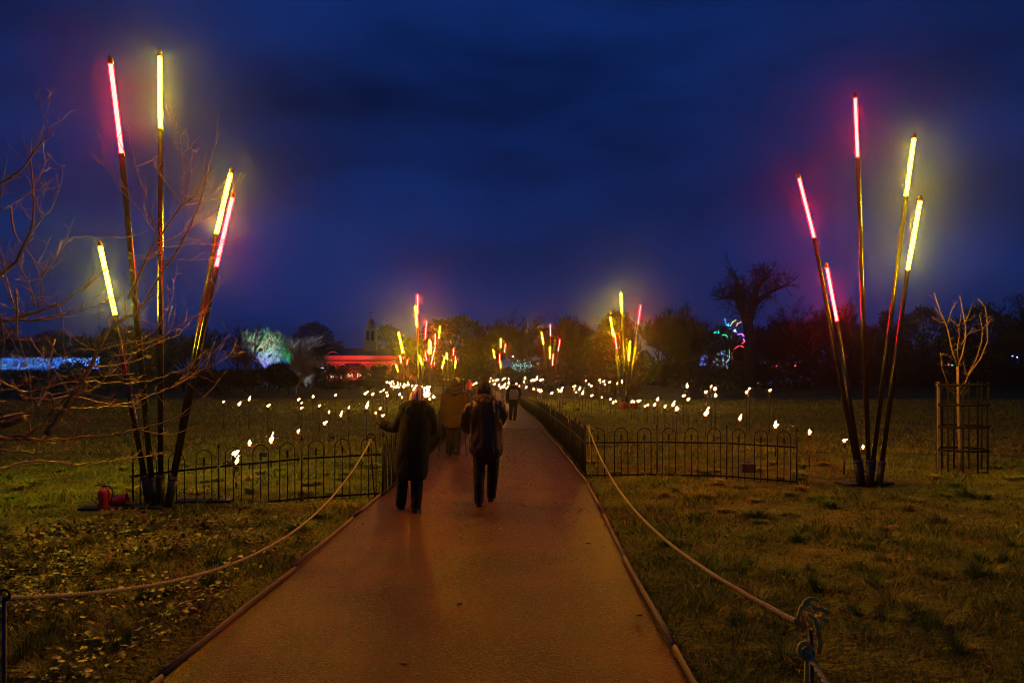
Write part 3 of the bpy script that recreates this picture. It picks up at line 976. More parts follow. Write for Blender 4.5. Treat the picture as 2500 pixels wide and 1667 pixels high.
# ---------------------------------------------------------------- small things in the grass
E = gx(254.5, 9.55)
th = thing('fire_extinguisher', 'red fire extinguisher standing in the grass at the left', 'extinguisher', E)
b = MB(); b.lathe([(.072, .0), (.078, .01), (.078, .225), (.07, .255), (.045, .278), (.022, .288), (.022, .30)], 20); b.build('body', M['red'], th, (0, 0, 0))
b = MB(); b.lathe([(.018, .298), (.02, .32), (.012, .325)], 10); b.tube([(-.02, 0, .315), (-.075, 0, .325), (-.12, 0, .31)], .007, 6); b.build('valve', M['rubber'], th, (0, 0, 0))
b = MB(); b.box((-.035, 0, .345), (.05, .009, .007), Matrix.Rotation(.18, 3, 'Y')); b.build('lever', M['red'], th, (0, 0, 0))
b = MB(); b.tube([(.015, 0, .312), (.07, -.01, .318), (.115, -.02, .28), (.122, -.02, .21), (.105, -.02, .14), (.085, -.02, .07)], [.009] * 5 + [.013], 8); b.build('hose', M['rubber'], th, (0, 0, 0))
E2 = gx(292, 9.75)
th = thing('fire_bucket', 'red fire bucket tipped on its side beside the extinguisher', 'bucket', E2 + Vector((0, 0, .085)), rz=.2)
R_ = Matrix.Rotation(math.radians(80), 3, 'Y')
b = MB()
prof = [(.052, 0), (.062, .004), (.086, .185), (.092, .19), (.088, .196), (.080, .186), (.056, .012), (.02, .010)]
b.loft([[R_ @ Vector((r * math.cos(2 * math.pi * k / 18), r * math.sin(2 * math.pi * k / 18), h - .1)) for k in range(18)] for r, h in prof])
b.build('shell', M['red'], th, (0, 0, 0))
b = MB(); b.tube([R_ @ Vector((.09 * math.cos(a), .10 * math.sin(a), .09 + .0)) for a in [math.pi * k / 12 for k in range(13)]], .004, 6); b.build('handle', M['stake'], th, (0, 0, 0))
E3 = gx(1548, 44)
th = thing('fire_bucket', 'small red bucket beside the mid right sculpture, behind two flames', 'bucket', E3)
b = MB(); b.lathe([(.18, 0), (.22, .02), (.27, .5), (.28, .52), (.25, .5)], 14); b.build('shell', M['red'], th, (0, 0, 0))
b = MB(); b.lathe([(.20, .0), (.22, .3), (.2, .42)], 12, (-.55, .3, 0)); b.build('lid', M['red'], th, (0, 0, 0))
tins = [(1826, 1152, 'square black tin lying behind the last right railing panel', .12), (1634, 1040, 'rusty tin under the wide flame torch', .06), (1660, 1060, 'rusty tin seen above a hoop of the second right panel', .07),
        (1757, 1072, 'rusty tin behind the second post of the right railing', .06), (1845, 1078, 'rusty tin above the last right panel', .06), (1700, 1030, 'dark tin in the grass left of the swirling flame', .06),
        (556, 1138, 'dark tin just below the flame in the left hoop', .07), (644, 1114, 'dark tin in the grass above the left railing', .06), (1410, 1003, 'dark molehill-sized tin on the lawn behind the right railing', .10), (1378, 992, 'small dark tin far along the right lawn', .10),
        (1940, 1088, 'rusty tin beside the end post of the right railing', .06), (812, 1072, 'dark tin low in the middle left field', .06), (2010, 1098, 'rusty tin in the grass left of the tall right sculpture', .06)]
for px, py, lab, s in tins:
    Y = (EYE) * F / (py - HY)
    b = MB()
    p_ = gx(px, Y)
    ro = Matrix.Rotation(rnd.uniform(-.6, .6), 3, 'Z')
    b.loft([[p_ + ro @ Vector((s * sx * k, s * .7 * sy * k, h)) for sx, sy in ((-1, -1), (1, -1), (1, 1), (-1, 1))] for k, h in ((.95, 0), (1, .01), (1, s * 1.3), (.9, s * 1.4), (.3, s * 1.42), (.3, s * 1.6), (.25, s * 1.62))])
    tag(b.build('fuel_tin', M['tin'] if 'rusty' in lab else M['sock'], None, p_, smooth=False), lab, 'tin', 'fuel tins left in the grass')
# ---------------------------------------------------------------- trees
def twiggy(seed, spread=.5, trunk_h=.22, levels=4, fan=5, up_bias=.55, tr=.028, twigs=7, lean=0.0, tww=.0022):
    """a bare winter tree of height 1: returns (trunk and limbs, fine twigs)"""
    r = random.Random(seed)
    lim, tw = MB(), MB()
    def grow(p, d, Ln, rad, lv):
        pts, q, dd = [p], p, d
        ns = 4 if lv < 2 else 3
        for _ in range(ns):
            dd = (dd + Vector((r.uniform(-1, 1), r.uniform(-1, 1), r.uniform(-.3, .8) * up_bias)) * .22).normalized()
            q = q + dd * (Ln / ns)
            pts.append(q)
        rs = [rad * (1 - .55 * i / ns) for i in range(ns + 1)]
        lim.tube(pts, rs, 5 if lv < 2 else 3, cap=False)
        if lv >= levels:
            for _ in range(twigs):
                i = r.randrange(1, ns + 1)
                a = pts[i].lerp(pts[i - 1], r.random())
                e = (dd + Vector((r.gauss(0, .7), r.gauss(0, .7), r.gauss(.25, .5)))).normalized()
                le = r.uniform(.03, .075)
                s_ = e.orthogonal().normalized() * tww
                m_ = a + e * le * .5 + Vector((0, 0, .004))
                tw.add([a - s_, a + s_, m_ + s_ * .7, m_ - s_ * .7, a + e * le + Vector((0, 0, .012))], [(0, 1, 2, 3), (3, 2, 4)])
            return
        nb = fan if lv > 0 else fan + 2
        for k in range(nb):
            t = r.uniform(.35, 1) if k else 1.0
            i = min(ns - 1, int(t * ns))
            a = pts[i].lerp(pts[i + 1], t * ns - i)
            az = r.uniform(0, 6.283)
            sp = spread * r.uniform(.5, 1.25)
            e = (dd * (1 - .25 * sp) + Vector((math.cos(az), math.sin(az), r.uniform(-.15, .55) * up_bias)) * sp).normalized()
            grow(a, e, Ln * r.uniform(.58, .80), rs[i] * r.uniform(.5, .68), lv + 1)
    grow(Vector((0, 0, -.02)), Vector((lean, 0, 1)), trunk_h + .06, tr, 0)
    zmax = max(v[2] for v in tw.v)
    k = 1 / zmax
    for m_ in (lim, tw):
        m_.v = [(v[0] * k, v[1] * k, v[2] * k) for v in m_.v]
    return lim, tw

def leafcloud(seed, shape, n, size):
    """leaf-sized faces gathered in clumps within a crown; shape(t, r) gives the crown radius at height t"""
    r = np.random.RandomState(seed)
    nc = n // 40
    t = r.rand(nc) ** .85
    a = r.rand(nc) * 6.283
    R_ = np.array([shape(x) for x in t]) * np.sqrt(.35 + .65 * r.rand(nc)) * (.85 + .3 * r.rand(nc))
    cc = np.stack([R_ * np.cos(a), R_ * np.sin(a), t], -1)
    ct = r.rand(nc)
    P = np.repeat(cc, 40, 0) + r.normal(0, 1, (nc * 40, 3)) * np.array([.035, .035, .026])
    m = len(P)
    d1 = r.normal(0, 1, (m, 3)); d1 /= np.linalg.norm(d1, axis=1)[:, None]
    d2 = np.cross(d1, r.normal(0, 1, (m, 3))); d2 /= np.linalg.norm(d2, axis=1)[:, None]
    s = size * (.5 + r.rand(m))[:, None]
    v = np.empty((m, 4, 3))
    v[:, 0], v[:, 1], v[:, 2], v[:, 3] = P - d1 * s, P + d2 * s * .5, P + d1 * s, P - d2 * s * .5
    i0 = np.arange(m) * 4
    f = np.stack([i0, i0 + 1, i0 + 2, i0 + 3], -1)
    return v.reshape(-1, 3), f, np.repeat(np.clip(np.repeat(ct, 40) * .6 + .4 * r.rand(m), 0, 1), 4)

PRO = {}
for nm, kw in (('round', dict(seed=1, spread=.62, trunk_h=.24, fan=5, twigs=9)), ('broad', dict(seed=2, spread=.85, trunk_h=.18, fan=5, twigs=9)),
               ('tall', dict(seed=3, spread=.42, trunk_h=.30, fan=4, twigs=12)), ('open', dict(seed=4, spread=.7, trunk_h=.28, fan=4, twigs=10)),
               ('litround', dict(seed=6, spread=.66, trunk_h=.24, fan=5, twigs=5, tr=.034, tww=.0042)), ('litopen', dict(seed=8, spread=.6, trunk_h=.30, fan=4, twigs=5, tr=.034, tww=.0042)),
               ('scrub', dict(seed=5, spread=1.0, trunk_h=.05, fan=5, twigs=9, tr=.012))):
    a_, b_ = twiggy(**kw)
    PRO[nm] = (a_.mesh('trunk'), b_.mesh('crown'))
def evergreen(seed, shape, n=9000, size=.016, mt='evergreen'):
    v, f, ti = leafcloud(seed, shape, n, size)
    b = MB(); b.tube([(0, 0, -.02), (.005, 0, .3), (0, 0, .8)], [.03, .022, .006], 6)
    return b.mesh('trunk'), np_mesh('crown', v, f, ti)
PRO['dense'] = evergreen(31, lambda t: .06 + .36 * math.sin(math.pi * min(1, .12 + .9 * t)) ** .6)
PRO['cone'] = evergreen(32, lambda t: .04 + .30 * (1 - t) ** .8)
PRO['bush'] = evergreen(33, lambda t: .25 + .55 * math.sin(math.pi * min(1, .3 + .72 * t)), 5000, .03)

def tree(name, label, cat, px, top, Y, proto, wf=1.0, group=None, mt=None, mc=None, base=None):
    z0 = G(Y) if base is None else base
    H = EYE - (top - HY) / F * Y - z0
    x = (px - CX) / F * Y
    th = thing(name, label, cat, (x, Y, z0), group, rz=rnd.uniform(0, 6.28))
    a, b = PRO[proto]
    bare = proto in ('litround', 'litopen', 'round', 'broad', 'tall', 'open', 'scrub')
    for nm, me, mm in (('trunk', a, mt or M['farbark']), ('crown', b, mc or (M['fartwig'] if bare else M['evergreen']))):
        o = put(nm, me, None, th)
        if not me.materials:
            me.materials.append(mm)
        o.material_slots[0].link = 'OBJECT'
        o.material_slots[0].material = mm
        o.scale = (H * wf, H * wf, H)
    return th

wood = [  # px, top row, depth, shape, width factor
    (-40, 770, 120, 'broad', 1.0), (70, 792, 125, 'round', 1.1), (150, 800, 118, 'broad', 1.1), (235, 790, 128, 'round', 1.2), (320, 802, 122, 'dense', 1.3), (400, 796, 126, 'broad', 1.1),
    (470, 797, 120, 'round', 1.2), (530, 788, 124, 'tall', 1.2), (585, 776, 118, 'open', 1.1), (620, 790, 112, 'round', .9),
    (765, 792, 212, 'dense', 1.1), (800, 806, 215, 'round', 1.0), (835, 822, 212, 'broad', .9), (945, 798, 218, 'dense', .9), (975, 812, 214, 'round', 1.0),
    (1030, 806, 135, 'round', 1.1), (1080, 784, 128, 'dense', 1.2), (1125, 776, 124, 'dense', 1.15), (1160, 800, 130, 'broad', 1.0), (1190, 776, 126, 'tall', 1.0),
    (1225, 800, 132, 'round', 1.0), (1270, 772, 125, 'round', .9), (1300, 748, 120, 'tall', 1.3), (1350, 762, 122, 'round', 1.0), (1395, 782, 126, 'broad', .9), (1425, 800, 128, 'dense', .8),
    (1620, 742, 105, 'round', .95), (1662, 730, 108, 'open', 1.0), (1705, 762, 112, 'round', .9), (1760, 800, 116, 'dense', 1.0), (1800, 790, 118, 'broad', 1.0),
    (1900, 778, 116, 'broad', 1.0), (1960, 745, 110, 'round', 1.0), (2010, 712, 104, 'tall', 1.3), (2060, 722, 106, 'open', 1.1), (2110, 775, 112, 'broad', .9),
    (2162, 764, 110, 'cone', .6), (2210, 790, 114, 'dense', .9), (2255, 756, 108, 'dense', 1.0), (2310, 792, 112, 'round', 1.0), (2395, 750, 110, 'dense', 1.0), (2440, 785, 114, 'broad', 1.0), (2510, 690, 84, 'open', 1.1), (2560, 720, 90, 'round', 1.1)]
desc = {'round': 'round-crowned bare winter tree', 'broad': 'broad bare winter tree', 'tall': 'tall upright bare winter tree', 'open': 'open-limbed bare winter tree', 'dense': 'dense dark evergreen tree', 'cone': 'narrow pointed evergreen tree'}
def where(px):
    if px < 300: return 'behind the blue lit hedge'
    if px < 640: return 'behind the left field of torches'
    if px < 860: return 'left of the clock tower'
    if px < 1010: return 'right of the clock tower'
    if px < 1180: return 'above the heads of the walkers'
    if px < 1440: return 'behind the right distant neon rods'
    if px < 1740: return 'left of the gnarled oak'
    if px < 1930: return 'beside the gnarled oak'
    if px < 2140: return 'behind the tall right sculpture'
    return 'behind the caged sapling at right'
for px, top, Y, k, wf in wood:
    same = sorted(q[0] for q in wood if q[3] == k and where(q[0]) == where(px))
    nth = {1: [''], 2: ['left-hand ', 'right-hand '], 3: ['leftmost ', 'middle ', 'rightmost ']}[len(same)][same.index(px)]
    tree('wood_tree', f'{nth}{desc[k]} in the dark wood {where(px)}', 'tree', px, top, Y, k, wf, f'{desc[k]}s {where(px)}')

# undergrowth along the field's far edge
for i in range(30):
    px = 490 + i * 17 + rnd.uniform(-8, 8)
    Y = rnd.uniform(66, 96)
    tree('shrub', 'dark leafless scrub along the far edge of the left field', 'shrub', px, rnd.uniform(870, 912) if px < 775 else rnd.uniform(922, 929), Y, 'scrub', rnd.uniform(.8, 1.2), 'scrub along the left field edge')
for i in range(26):
    px = 1620 + i * 36 + rnd.uniform(-12, 12)
    tree('shrub', 'dark bush at the foot of the right-hand wood', 'shrub', px, rnd.uniform(868, 900), rnd.uniform(92, 102), rnd.choice(['bush', 'scrub']), rnd.uniform(.8, 1.3), 'bushes under the right-hand wood')
for i in range(22):
    px = 1070 + i * 17 + rnd.uniform(-8, 8)
    tree('shrub', 'dark bush beyond the far torches ahead', 'shrub', px, rnd.uniform(880, 905), rnd.uniform(112, 120), rnd.choice(['bush', 'scrub']), rnd.uniform(.9, 1.4), 'bushes beyond the far torches')
for i in range(16):
    px = 20 + i * 32 + rnd.uniform(-10, 10)
    tree('shrub', 'dark bush below the wood on the left', 'shrub', px, rnd.uniform(885, 910), rnd.uniform(78, 92), rnd.choice(['bush', 'scrub']), rnd.uniform(.9, 1.4), 'bushes below the left wood')
for px, top, k, wf in ((800, 880, 'open', 1.2), (816, 888, 'tall', 1.4), (830, 884, 'open', 1.1), (908, 888, 'tall', 1.3), (925, 880, 'open', 1.2), (942, 884, 'tall', 1.4), (955, 882, 'open', 1.1), (901, 912, 'scrub', .8), (920, 908, 'scrub', .9), (948, 906, 'scrub', .9), (1068, 880, 'open', 1.2)):
    tree('shrub', 'bare thicket in front of the red lit building', 'shrub', px, top, rnd.uniform(140, 147), k, wf, 'thickets before the red lit building')
# the wood's unreadable depth behind them
r_ = np.random.RandomState(5)
n_ = 26000
a_ = r_.rand(n_) * 2 - 1
P_ = np.stack([a_ * 190, 155 + r_.rand(n_) * 30, 0 * a_], -1)
P_[:, 2] = 1.0 + r_.rand(n_) ** .8 * (9.5 + 3 * np.sin(P_[:, 0] * .13) + 2 * np.sin(P_[:, 0] * .31 + 1))
d1 = r_.normal(0, 1, (n_, 3)) * np.array([.5, .5, 1.1]); d2 = r_.normal(0, 1, (n_, 3))
v_ = np.stack([P_ - d1 * .5, P_ + d2 * .35, P_ + d1 * .7, P_ - d2 * .35], 1)
keep = ~((np.abs(P_[:, 0] + 40) < 42))     # the building's clearing
v_ = v_[keep]
i0 = np.arange(len(v_)) * 4
tag(put('distant_wood', np_mesh('distant_wood', v_.reshape(-1, 3), np.stack([i0, i0 + 1, i0 + 2, i0 + 3], -1), np.repeat(r_.rand(len(v_)), 4)), M['evergreen']), 'dark mass of far woodland behind the tree line', kind='stuff')

# copper-leaved tree behind the mid right rods
v, f, ti = leafcloud(41, lambda t: .04 + .37 * (1 - t) ** .55 * min(1, .6 + 2.2 * t), 26000, .011)
b = MB(); b.tube([(0, 0, -.02), (0, 0, .3), (.01, 0, .9)], [.035, .025, .006], 8)
PRO['copper'] = (b.mesh('trunk'), np_mesh('crown', v, f, ti))
tree('copper_tree', 'conical tree in coppery leaf behind the mid right neon rods', 'tree', 1503, 768, 66, 'copper', 1.0, None, M['farbark'], M['beech'])

# lit trees on the left
tree('floodlit_tree', 'bare tree floodlit blue, green and magenta, left of the building', 'tree', 652, 792, 100, 'litround', 1.05, None, M['palebark'], M['palebark'])
tree('floodlit_tree', 'bare tree with a curved trunk lit blue, beside the floodlit one', 'tree', 680, 800, 102, 'litopen', .9, None, M['palebark'], M['palebark'])
tree('floodlit_tree', 'pale silvery bare tree right of the coloured floodlit tree', 'tree', 724, 806, 97, 'litround', 1.1, None, M['palebark'], M['palebark'])
tree('young_tree', 'slim bare young tree standing in front of the silvery tree', 'tree', 722, 868, 72, 'tall', 1.0, None, M['sapbark'], M['twig'])
tree('young_tree', 'slender bare tree left of the blue lit trunks', 'tree', 622, 815, 88, 'tall', .8, None, M['sapbark'], M['twig'])

def flood(label, px, Y, col, W_, target, size=math.radians(60), off=(0, 0)):
    g = gx(px, Y) + Vector((off[0], 0, 0))
    th = thing('floodlight', label, 'floodlight', g, 'floodlights in the grounds')
    b = MB(); b.box((0, 0, .22), (.16, .07, .11), Matrix.Rotation(-.7, 3, 'X')); b.build('lamp_housing', M['sock'], th, (0, 0, 0), smooth=False)
    b = MB(); b.tube([(-.17, 0, .22), (-.17, 0, .03), (.17, 0, .03), (.17, 0, .22)], .015, 5); b.box((0, 0, .015), (.2, .14, .012)); b.build('stand', M['sock'], th, (0, 0, 0))
    ld = bpy.data.lights.new('floodlight_lamp', 'SPOT')
    ld.energy, ld.color, ld.spot_size, ld.spot_blend, ld.shadow_soft_size = W_, col, size, .6, .12
    lo = bpy.data.objects.new('floodlight_lamp', ld)
    COL.objects.link(lo)
    lo.parent = th
    lo.location = (0, .05, .42)
    d = Vector(target) - (g + lo.location)
    lo.rotation_euler = d.to_track_quat('-Z', 'Y').to_euler()

FLD = 0.35
flood('blue floodlight at the foot of the coloured bare tree', 650, 96, (.02, .18, 1.0), 9000 * FLD, W(650, 890, 100), math.radians(70))
flood('green floodlight right of the coloured bare tree', 672, 92, (.12, 1.0, .40), 16000 * FLD, W(668, 815, 100), math.radians(50))
flood('magenta floodlight left of the coloured bare tree', 632, 92, (1.0, .06, .35), 9000 * FLD, W(655, 845, 100), math.radians(36))
flood('white floodlight under the silvery bare tree', 728, 86, (.75, .8, 1.0), 14000 * FLD, W(724, 845, 97), math.radians(64))

# gnarled veteran tree on the right
Yg = 92
def K(x, y, dy=0):
    return W(1700 + x * .1913, 600 + y * .1913, Yg + dy)
GO = gx(1829, Yg)
th = thing('gnarled_oak', 'huge gnarled bare oak with broken limbs against the sky', 'tree', GO)
b = MB()
b.tube([GO - Vector((0, 0, .2)), K(688, 1500), K(672, 1250), K(662, 1050), K(650, 930)], [1.0, .76, .6, .58, .66], 12)
b.build('trunk', M['farbark'], th, GO)
limbs = [([(650, 960), (590, 830), (535, 700), (525, 520), (515, 370)], [.62, .52, .42, .34, .12], 0), ([(610, 880), (585, 780), (600, 640), (610, 550)], [.5, .45, .4, .3], -.6),
         ([(540, 730), (500, 665), (430, 655), (370, 668), (300, 672)], [.3, .24, .2, .16, .10], .4), ([(660, 950), (705, 850), (742, 700), (770, 560), (815, 460), (880, 420), (925, 360)], [.62, .55, .5, .4, .3, .24, .12], .3),
         ([(740, 760), (800, 690), (900, 620), (1000, 560), (1100, 525), (1190, 470)], [.36, .3, .26, .2, .16, .08], -.5)]
lt = random.Random(9)
tw = MB()
for pl, rs, dy in limbs:
    b = MB()
    pts = []
    for i, (x, y) in enumerate(pl):
        pts.append(K(x + lt.uniform(-8, 8) * (i > 0), y, dy * i / len(pl)))
    b.tube(pts, rs, 8)
    for i in range(1, len(pts)):
        for _ in range(14):
            a = pts[i].lerp(pts[i - 1], lt.random())
            d = Vector((lt.gauss(0, 1), lt.gauss(0, .7), lt.gauss(.5, .8))).normalized()
            le = lt.uniform(.5, 2.4)
            q = [a, a + d * le * .5 + Vector((lt.gauss(0, .12), 0, .05)), a + d * le + Vector((0, 0, .2))]
            tw.tube(q, [.06, .045, .018], 3, cap=False)
            for _ in range(6):
                e = (d + Vector((lt.gauss(0, .8), lt.gauss(0, .6), lt.gauss(.2, .6)))).normalized()
                c = q[1].lerp(q[2], lt.random())
                tw.tube([c, c + e * lt.uniform(.3, 1.0)], [.03, .012], 3, cap=False)
    b.build('limb', M['farbark'], th, GO)
for cx_, cy_, n_, sp in ((760, 330, 60, 60), (860, 300, 50, 45), (1130, 380, 30, 60), (380, 720, 40, 70), (430, 470, 30, 70), (560, 480, 30, 60), (900, 500, 30, 60)):
    for _ in range(n_):
        c = K(cx_ + lt.gauss(0, sp), cy_ + lt.gauss(0, sp * .7), lt.gauss(0, .8))
        d = Vector((lt.gauss(0, 1), lt.gauss(0, 1), lt.gauss(.2, .8))).normalized()
        tw.tube([c, c + d * lt.uniform(.4, 1.1)], [.035, .012], 3, cap=False)
tw.build('twigs', M['fartwig'], th, GO)

# the tree wound with coloured lights before it
def beads(mb_, pts, n, r, jit=.0):
    pts = [Vector(p) for p in pts]
    for i in range(n):
        t = (i + rnd.random() * .6) / n * (len(pts) - 1)
        k = min(len(pts) - 2, int(t))
        c = pts[k].lerp(pts[k + 1], t - k) + Vector((rnd.gauss(0, jit), rnd.gauss(0, jit), rnd.gauss(0, jit)))
        mb_.ball(c, r, 5, 4)
LIT = {}
def lit(col, s=9):
    k = (col, s)
    if k not in LIT:
        LIT[k] = emit('fairy_light', col, s, False)
    return LIT[k]
Yl = 80
def K2(x, y):
    return W(1700 + x * .1913, 600 + y * .1913, Yl)
LO = gx(1783, Yl)
th = thing('light_wound_tree', 'small tree wound with multicoloured fairy lights below the gnarled oak', 'tree', LO)
b = MB()
b.tube([LO, K2(440, 1440), K2(430, 1250), K2(438, 1040)], [.16, .13, .11, .06], 7)
b.build('trunk', M['farbark'], th, LO)
strings = [((.05, .35, 1), [(365, 930), (375, 1000), (410, 1025), (415, 985)], 16), ((.9, .75, .12), [(505, 940), (460, 980), (435, 1030)], 11), ((1, .42, .1), [(565, 975), (525, 990), (505, 1030)], 11),
           ((.75, .7, 1), [(475, 1080), (495, 1070), (505, 1095), (480, 1100)], 8), ((.45, .15, 1), [(520, 1135), (580, 1122), (612, 1160)], 14), ((.7, .08, .5), [(600, 1190), (620, 1215)], 5),
           ((1, .05, .08), [(620, 1220), (580, 1250)], 6), ((1, .05, .08), [(485, 1312), (550, 1275), (605, 1290)], 12), ((.02, .8, .7), [(225, 1115), (240, 1105), (290, 1115), (280, 1075)], 9),
           ((.03, .75, .25), [(340, 1135), (375, 1140), (400, 1170)], 8), ((.05, .5, .9), [(432, 1060), (440, 1200)], 9), ((.02, .75, .5), [(430, 1200), (432, 1300)], 8), ((.02, .85, .2), [(428, 1330), (425, 1450)], 18),
           ((1, .1, .06), [(452, 1370), (450, 1445)], 7), ((.1, .2, .9), [(320, 1350), (322, 1385), (385, 1390)], 6), ((.02, .6, .2), [(265, 1390), (300, 1380)], 4)]
for col, pl, n in strings:
    p3 = [K2(x, y) for x, y in pl]
    b = MB()
    b.tube([K2(435, min(1400, pl[0][1] + 60)), *p3] if abs(pl[0][0] - 435) > 40 else p3, .03, 4)
    b.build('branch', M['farbark'], th, LO)
    b = MB(); beads(b, p3, n, .042, .02); b.build('light_string', lit(col, 5), th, LO)
for x, y, col, n, lab in ((80, 1465, (.12, .2, 1), 26, 'little bush strung with blue lights left of the coloured light tree'), (222, 1440, (.7, .7, 1), 9, 'little bush with a few white lights left of the coloured light tree'),
                          (342, 1478, (.5, .65, 1), 22, 'little bush of white and blue lights at the foot of the light tree')):
    c = K2(x, y)
    g = Vector((c.x, Yl, G(Yl)))
    t2 = thing('light_strung_bush', lab, 'bush', g, 'light strung bushes')
    o = put('foliage', PRO['bush'][1], None, t2)
    hh = (c.z - g.z) + .45
    o.scale = (hh * .55, hh * .55, hh)
    b = MB()
    for _ in range(n):
        b.ball(c + Vector((rnd.gauss(0, .24), -.45 * rnd.random() - .1, rnd.gauss(0, .32))), .035, 5, 4)
    tag(b.build('light_string', lit(col, 5), t2, g), kind='stuff')
# teal-lit low tree far ahead, white-lit bush left of the building
for px, py, Y, col, n, sx, sz, lab in ((1268, 893, 112, (.35, .9, .8), 120, 1.5, .9, 'low spreading bush strung with pale teal lights behind the backpack walker'),
                                       (742, 903, 110, (1, .8, .5), 14, .6, .4, 'bush with warm white lights below the silvery tree'), (789, 899, 112, (.9, .9, .95), 16, .35, .7, 'bush with white lights at the left end of the building')):
    c = W(px, py, Y)
    g = Vector((c.x, Y, G(Y)))
    t2 = thing('light_strung_bush', lab, 'bush', g, 'light strung bushes')
    o = put('foliage', PRO['bush'][1], None, t2)
    hh = max(1.5, c.z - g.z + sz)
    o.scale = (sx * 1.3, sx * 1.3, hh)
    b = MB()
    for _ in range(n):
        b.ball(c + Vector((rnd.gauss(0, sx * .6), -sx * .8 - .3 * rnd.random(), rnd.uniform(-1, 1) ** 3 * sz)), .032, 5, 4)
    tag(b.build('light_string', lit(col, 3.0), t2, g), kind='stuff')
# distant lamps
for px, py, Y, col, lab in ((1663, 888, 99, (1, .03, .06), 'red lamp on a post below the wood, right of the mid sculpture'), (1899, 893, 99, (1, .03, .05), 'long red lamp on a post left of the tall right sculpture'),
                            (1941, 892, 99, (1, .06, .08), 'bright red lamp on a post beside the tall right sculpture'), (2316, 890, 99, (.9, .02, .05), 'red lamp on a post seen through the caged sapling'),
                            (2325, 891, 99, (.02, .5, .12), 'tiny green lamp beside the red one behind the sapling'), (2472, 869, 99, (.15, .25, 1), 'blue lamp on a post at the far right'), (2483, 872, 99, (.3, .4, 1), 'pale blue lamp on a post at the far right edge'),
                            (1252, 870, 118, (.8, .85, 1), 'white lamp on a tall post above the teal bush'), (1361, 884, 118, (1, .7, .5), 'warm white lamp on a post right of the red rod'), (726, 919, 85, (1, .06, .05), 'red lamp on a post under the silvery tree')):
    c = W(px, py, Y)
    g = Vector((c.x, Y, G(Y)))
    t2 = thing('garden_lamp', lab, 'lamp', g, 'far garden lamps')
    b = MB(); b.tube([(0, 0, 0), (0, 0, c.z - g.z - .1)], .03, 5); b.build('post', M['stake'], t2, (0, 0, 0))
    b = MB(); b.ball((0, 0, c.z - g.z), (.3 if 'long' in lab else .12, .09, .09), 8, 6); b.build('lamp_head', lit(col, 6), t2, (0, 0, 0))
# blue-lit hedge on the left
Yh = 96
g = gx(118, Yh)
th = thing('lit_hedge', 'long clipped hedge covered in blue fairy lights at the left', 'hedge', g)
hz0, hz1 = EYE - (903 - HY) / F * Yh, EYE - (873 - HY) / F * Yh
r_ = np.random.RandomState(8)
n_ = 9000
xl, xr = (-40 - CX) / F * Yh - g.x, (241 - CX) / F * Yh - g.x
P_ = np.stack([xl + (xr - xl) * r_.rand(n_), .2 + 1.5 * r_.rand(n_), G(Yh) - g.z + (hz1 - G(Yh)) * r_.rand(n_)], -1)
d1 = r_.normal(0, .12, (n_, 3)); d2 = r_.normal(0, .09, (n_, 3))
v_ = np.stack([P_ - d1, P_ + d2, P_ + d1, P_ - d2], 1)
i0 = np.arange(n_) * 4
put('foliage', np_mesh('foliage', v_.reshape(-1, 3), np.stack([i0, i0 + 1, i0 + 2, i0 + 3], -1), np.repeat(r_.rand(n_), 4)), M['evergreen'], th)
for col, n in (((.03, .16, 1), 700), ((.10, .38, 1), 380), ((.45, .7, 1), 100)):
    b = MB()
    for _ in range(n):
        c = Vector((rnd.uniform(xl, xr), .1 * rnd.random() + .05, rnd.uniform(hz0, hz1) - g.z + rnd.gauss(0, .05)))
        b.ball(c, .034, 4, 3)
    o = b.build('light_net', lit(col, 5.0), th, (0, 0, 0))
    o['kind'] = 'stuff'

# ---------------------------------------------------------------- building with clock tower
Yb = 190
def B(px, py, dy=0):
    return W(px, py, Yb + dy)
g = gx(935, Yb)
th = thing('stable_block', 'long brick stable block lit red, with a domed clock tower', 'building', g)
z0 = G(Yb) - .5
def bbox(mb_, x0, x1, y0, y1, zt, zb):
    mb_.box(((x0 + x1) / 2, (y0 + y1) / 2, (zt + zb) / 2), ((x1 - x0) / 2, (y1 - y0) / 2, (zt - zb) / 2))
xw0, xw1 = B(797, 0).x, B(1078, 0).x
zc0, zc1 = B(0, 876).z, B(0, 868).z
b = MB(); bbox(b, xw0, xw1, Yb, Yb + 9, zc0, z0); wall = b.build('wall', M['brick'], th, g, smooth=False)
b = MB(); bbox(b, xw0 - .3, xw1 + .3, Yb - .45, Yb + 9.4, zc1, zc0 + .01); b.build('cornice', M['stone'], wall, g, smooth=False)
b = MB(); bbox(b, xw0 - .05, xw1 + .05, Yb - .16, Yb - .003, B(0, 883).z, B(0, 886).z); b.build('string_course', M['stone'], wall, g, smooth=False)
for i in range(11):
    xm = xw0 + (i + .5) * (xw1 - xw0) / 11
    b = MB()
    zt, zb_ = B(0, 898).z, B(0, 925).z
    b.tube([(xm - 1.0, Yb - .06, zb_), (xm - 1.0, Yb - .06, zt)] + [(xm - 1.0 * math.cos(a), Yb - .06, zt + 1.0 * math.sin(a)) for a in [math.pi * k / 8 for k in range(1, 8)]] + [(xm + 1.0, Yb - .06, zt), (xm + 1.0, Yb - .06, zb_)], .14, 4)
    fr = b.build('window_arch', M['stone'], th, g)
    b = MB(); bbox(b, xm - .9, xm + .9, Yb - .04, Yb - .003, zt + .75, zb_); b.build('pane', M['glassd'], fr, g, smooth=False)
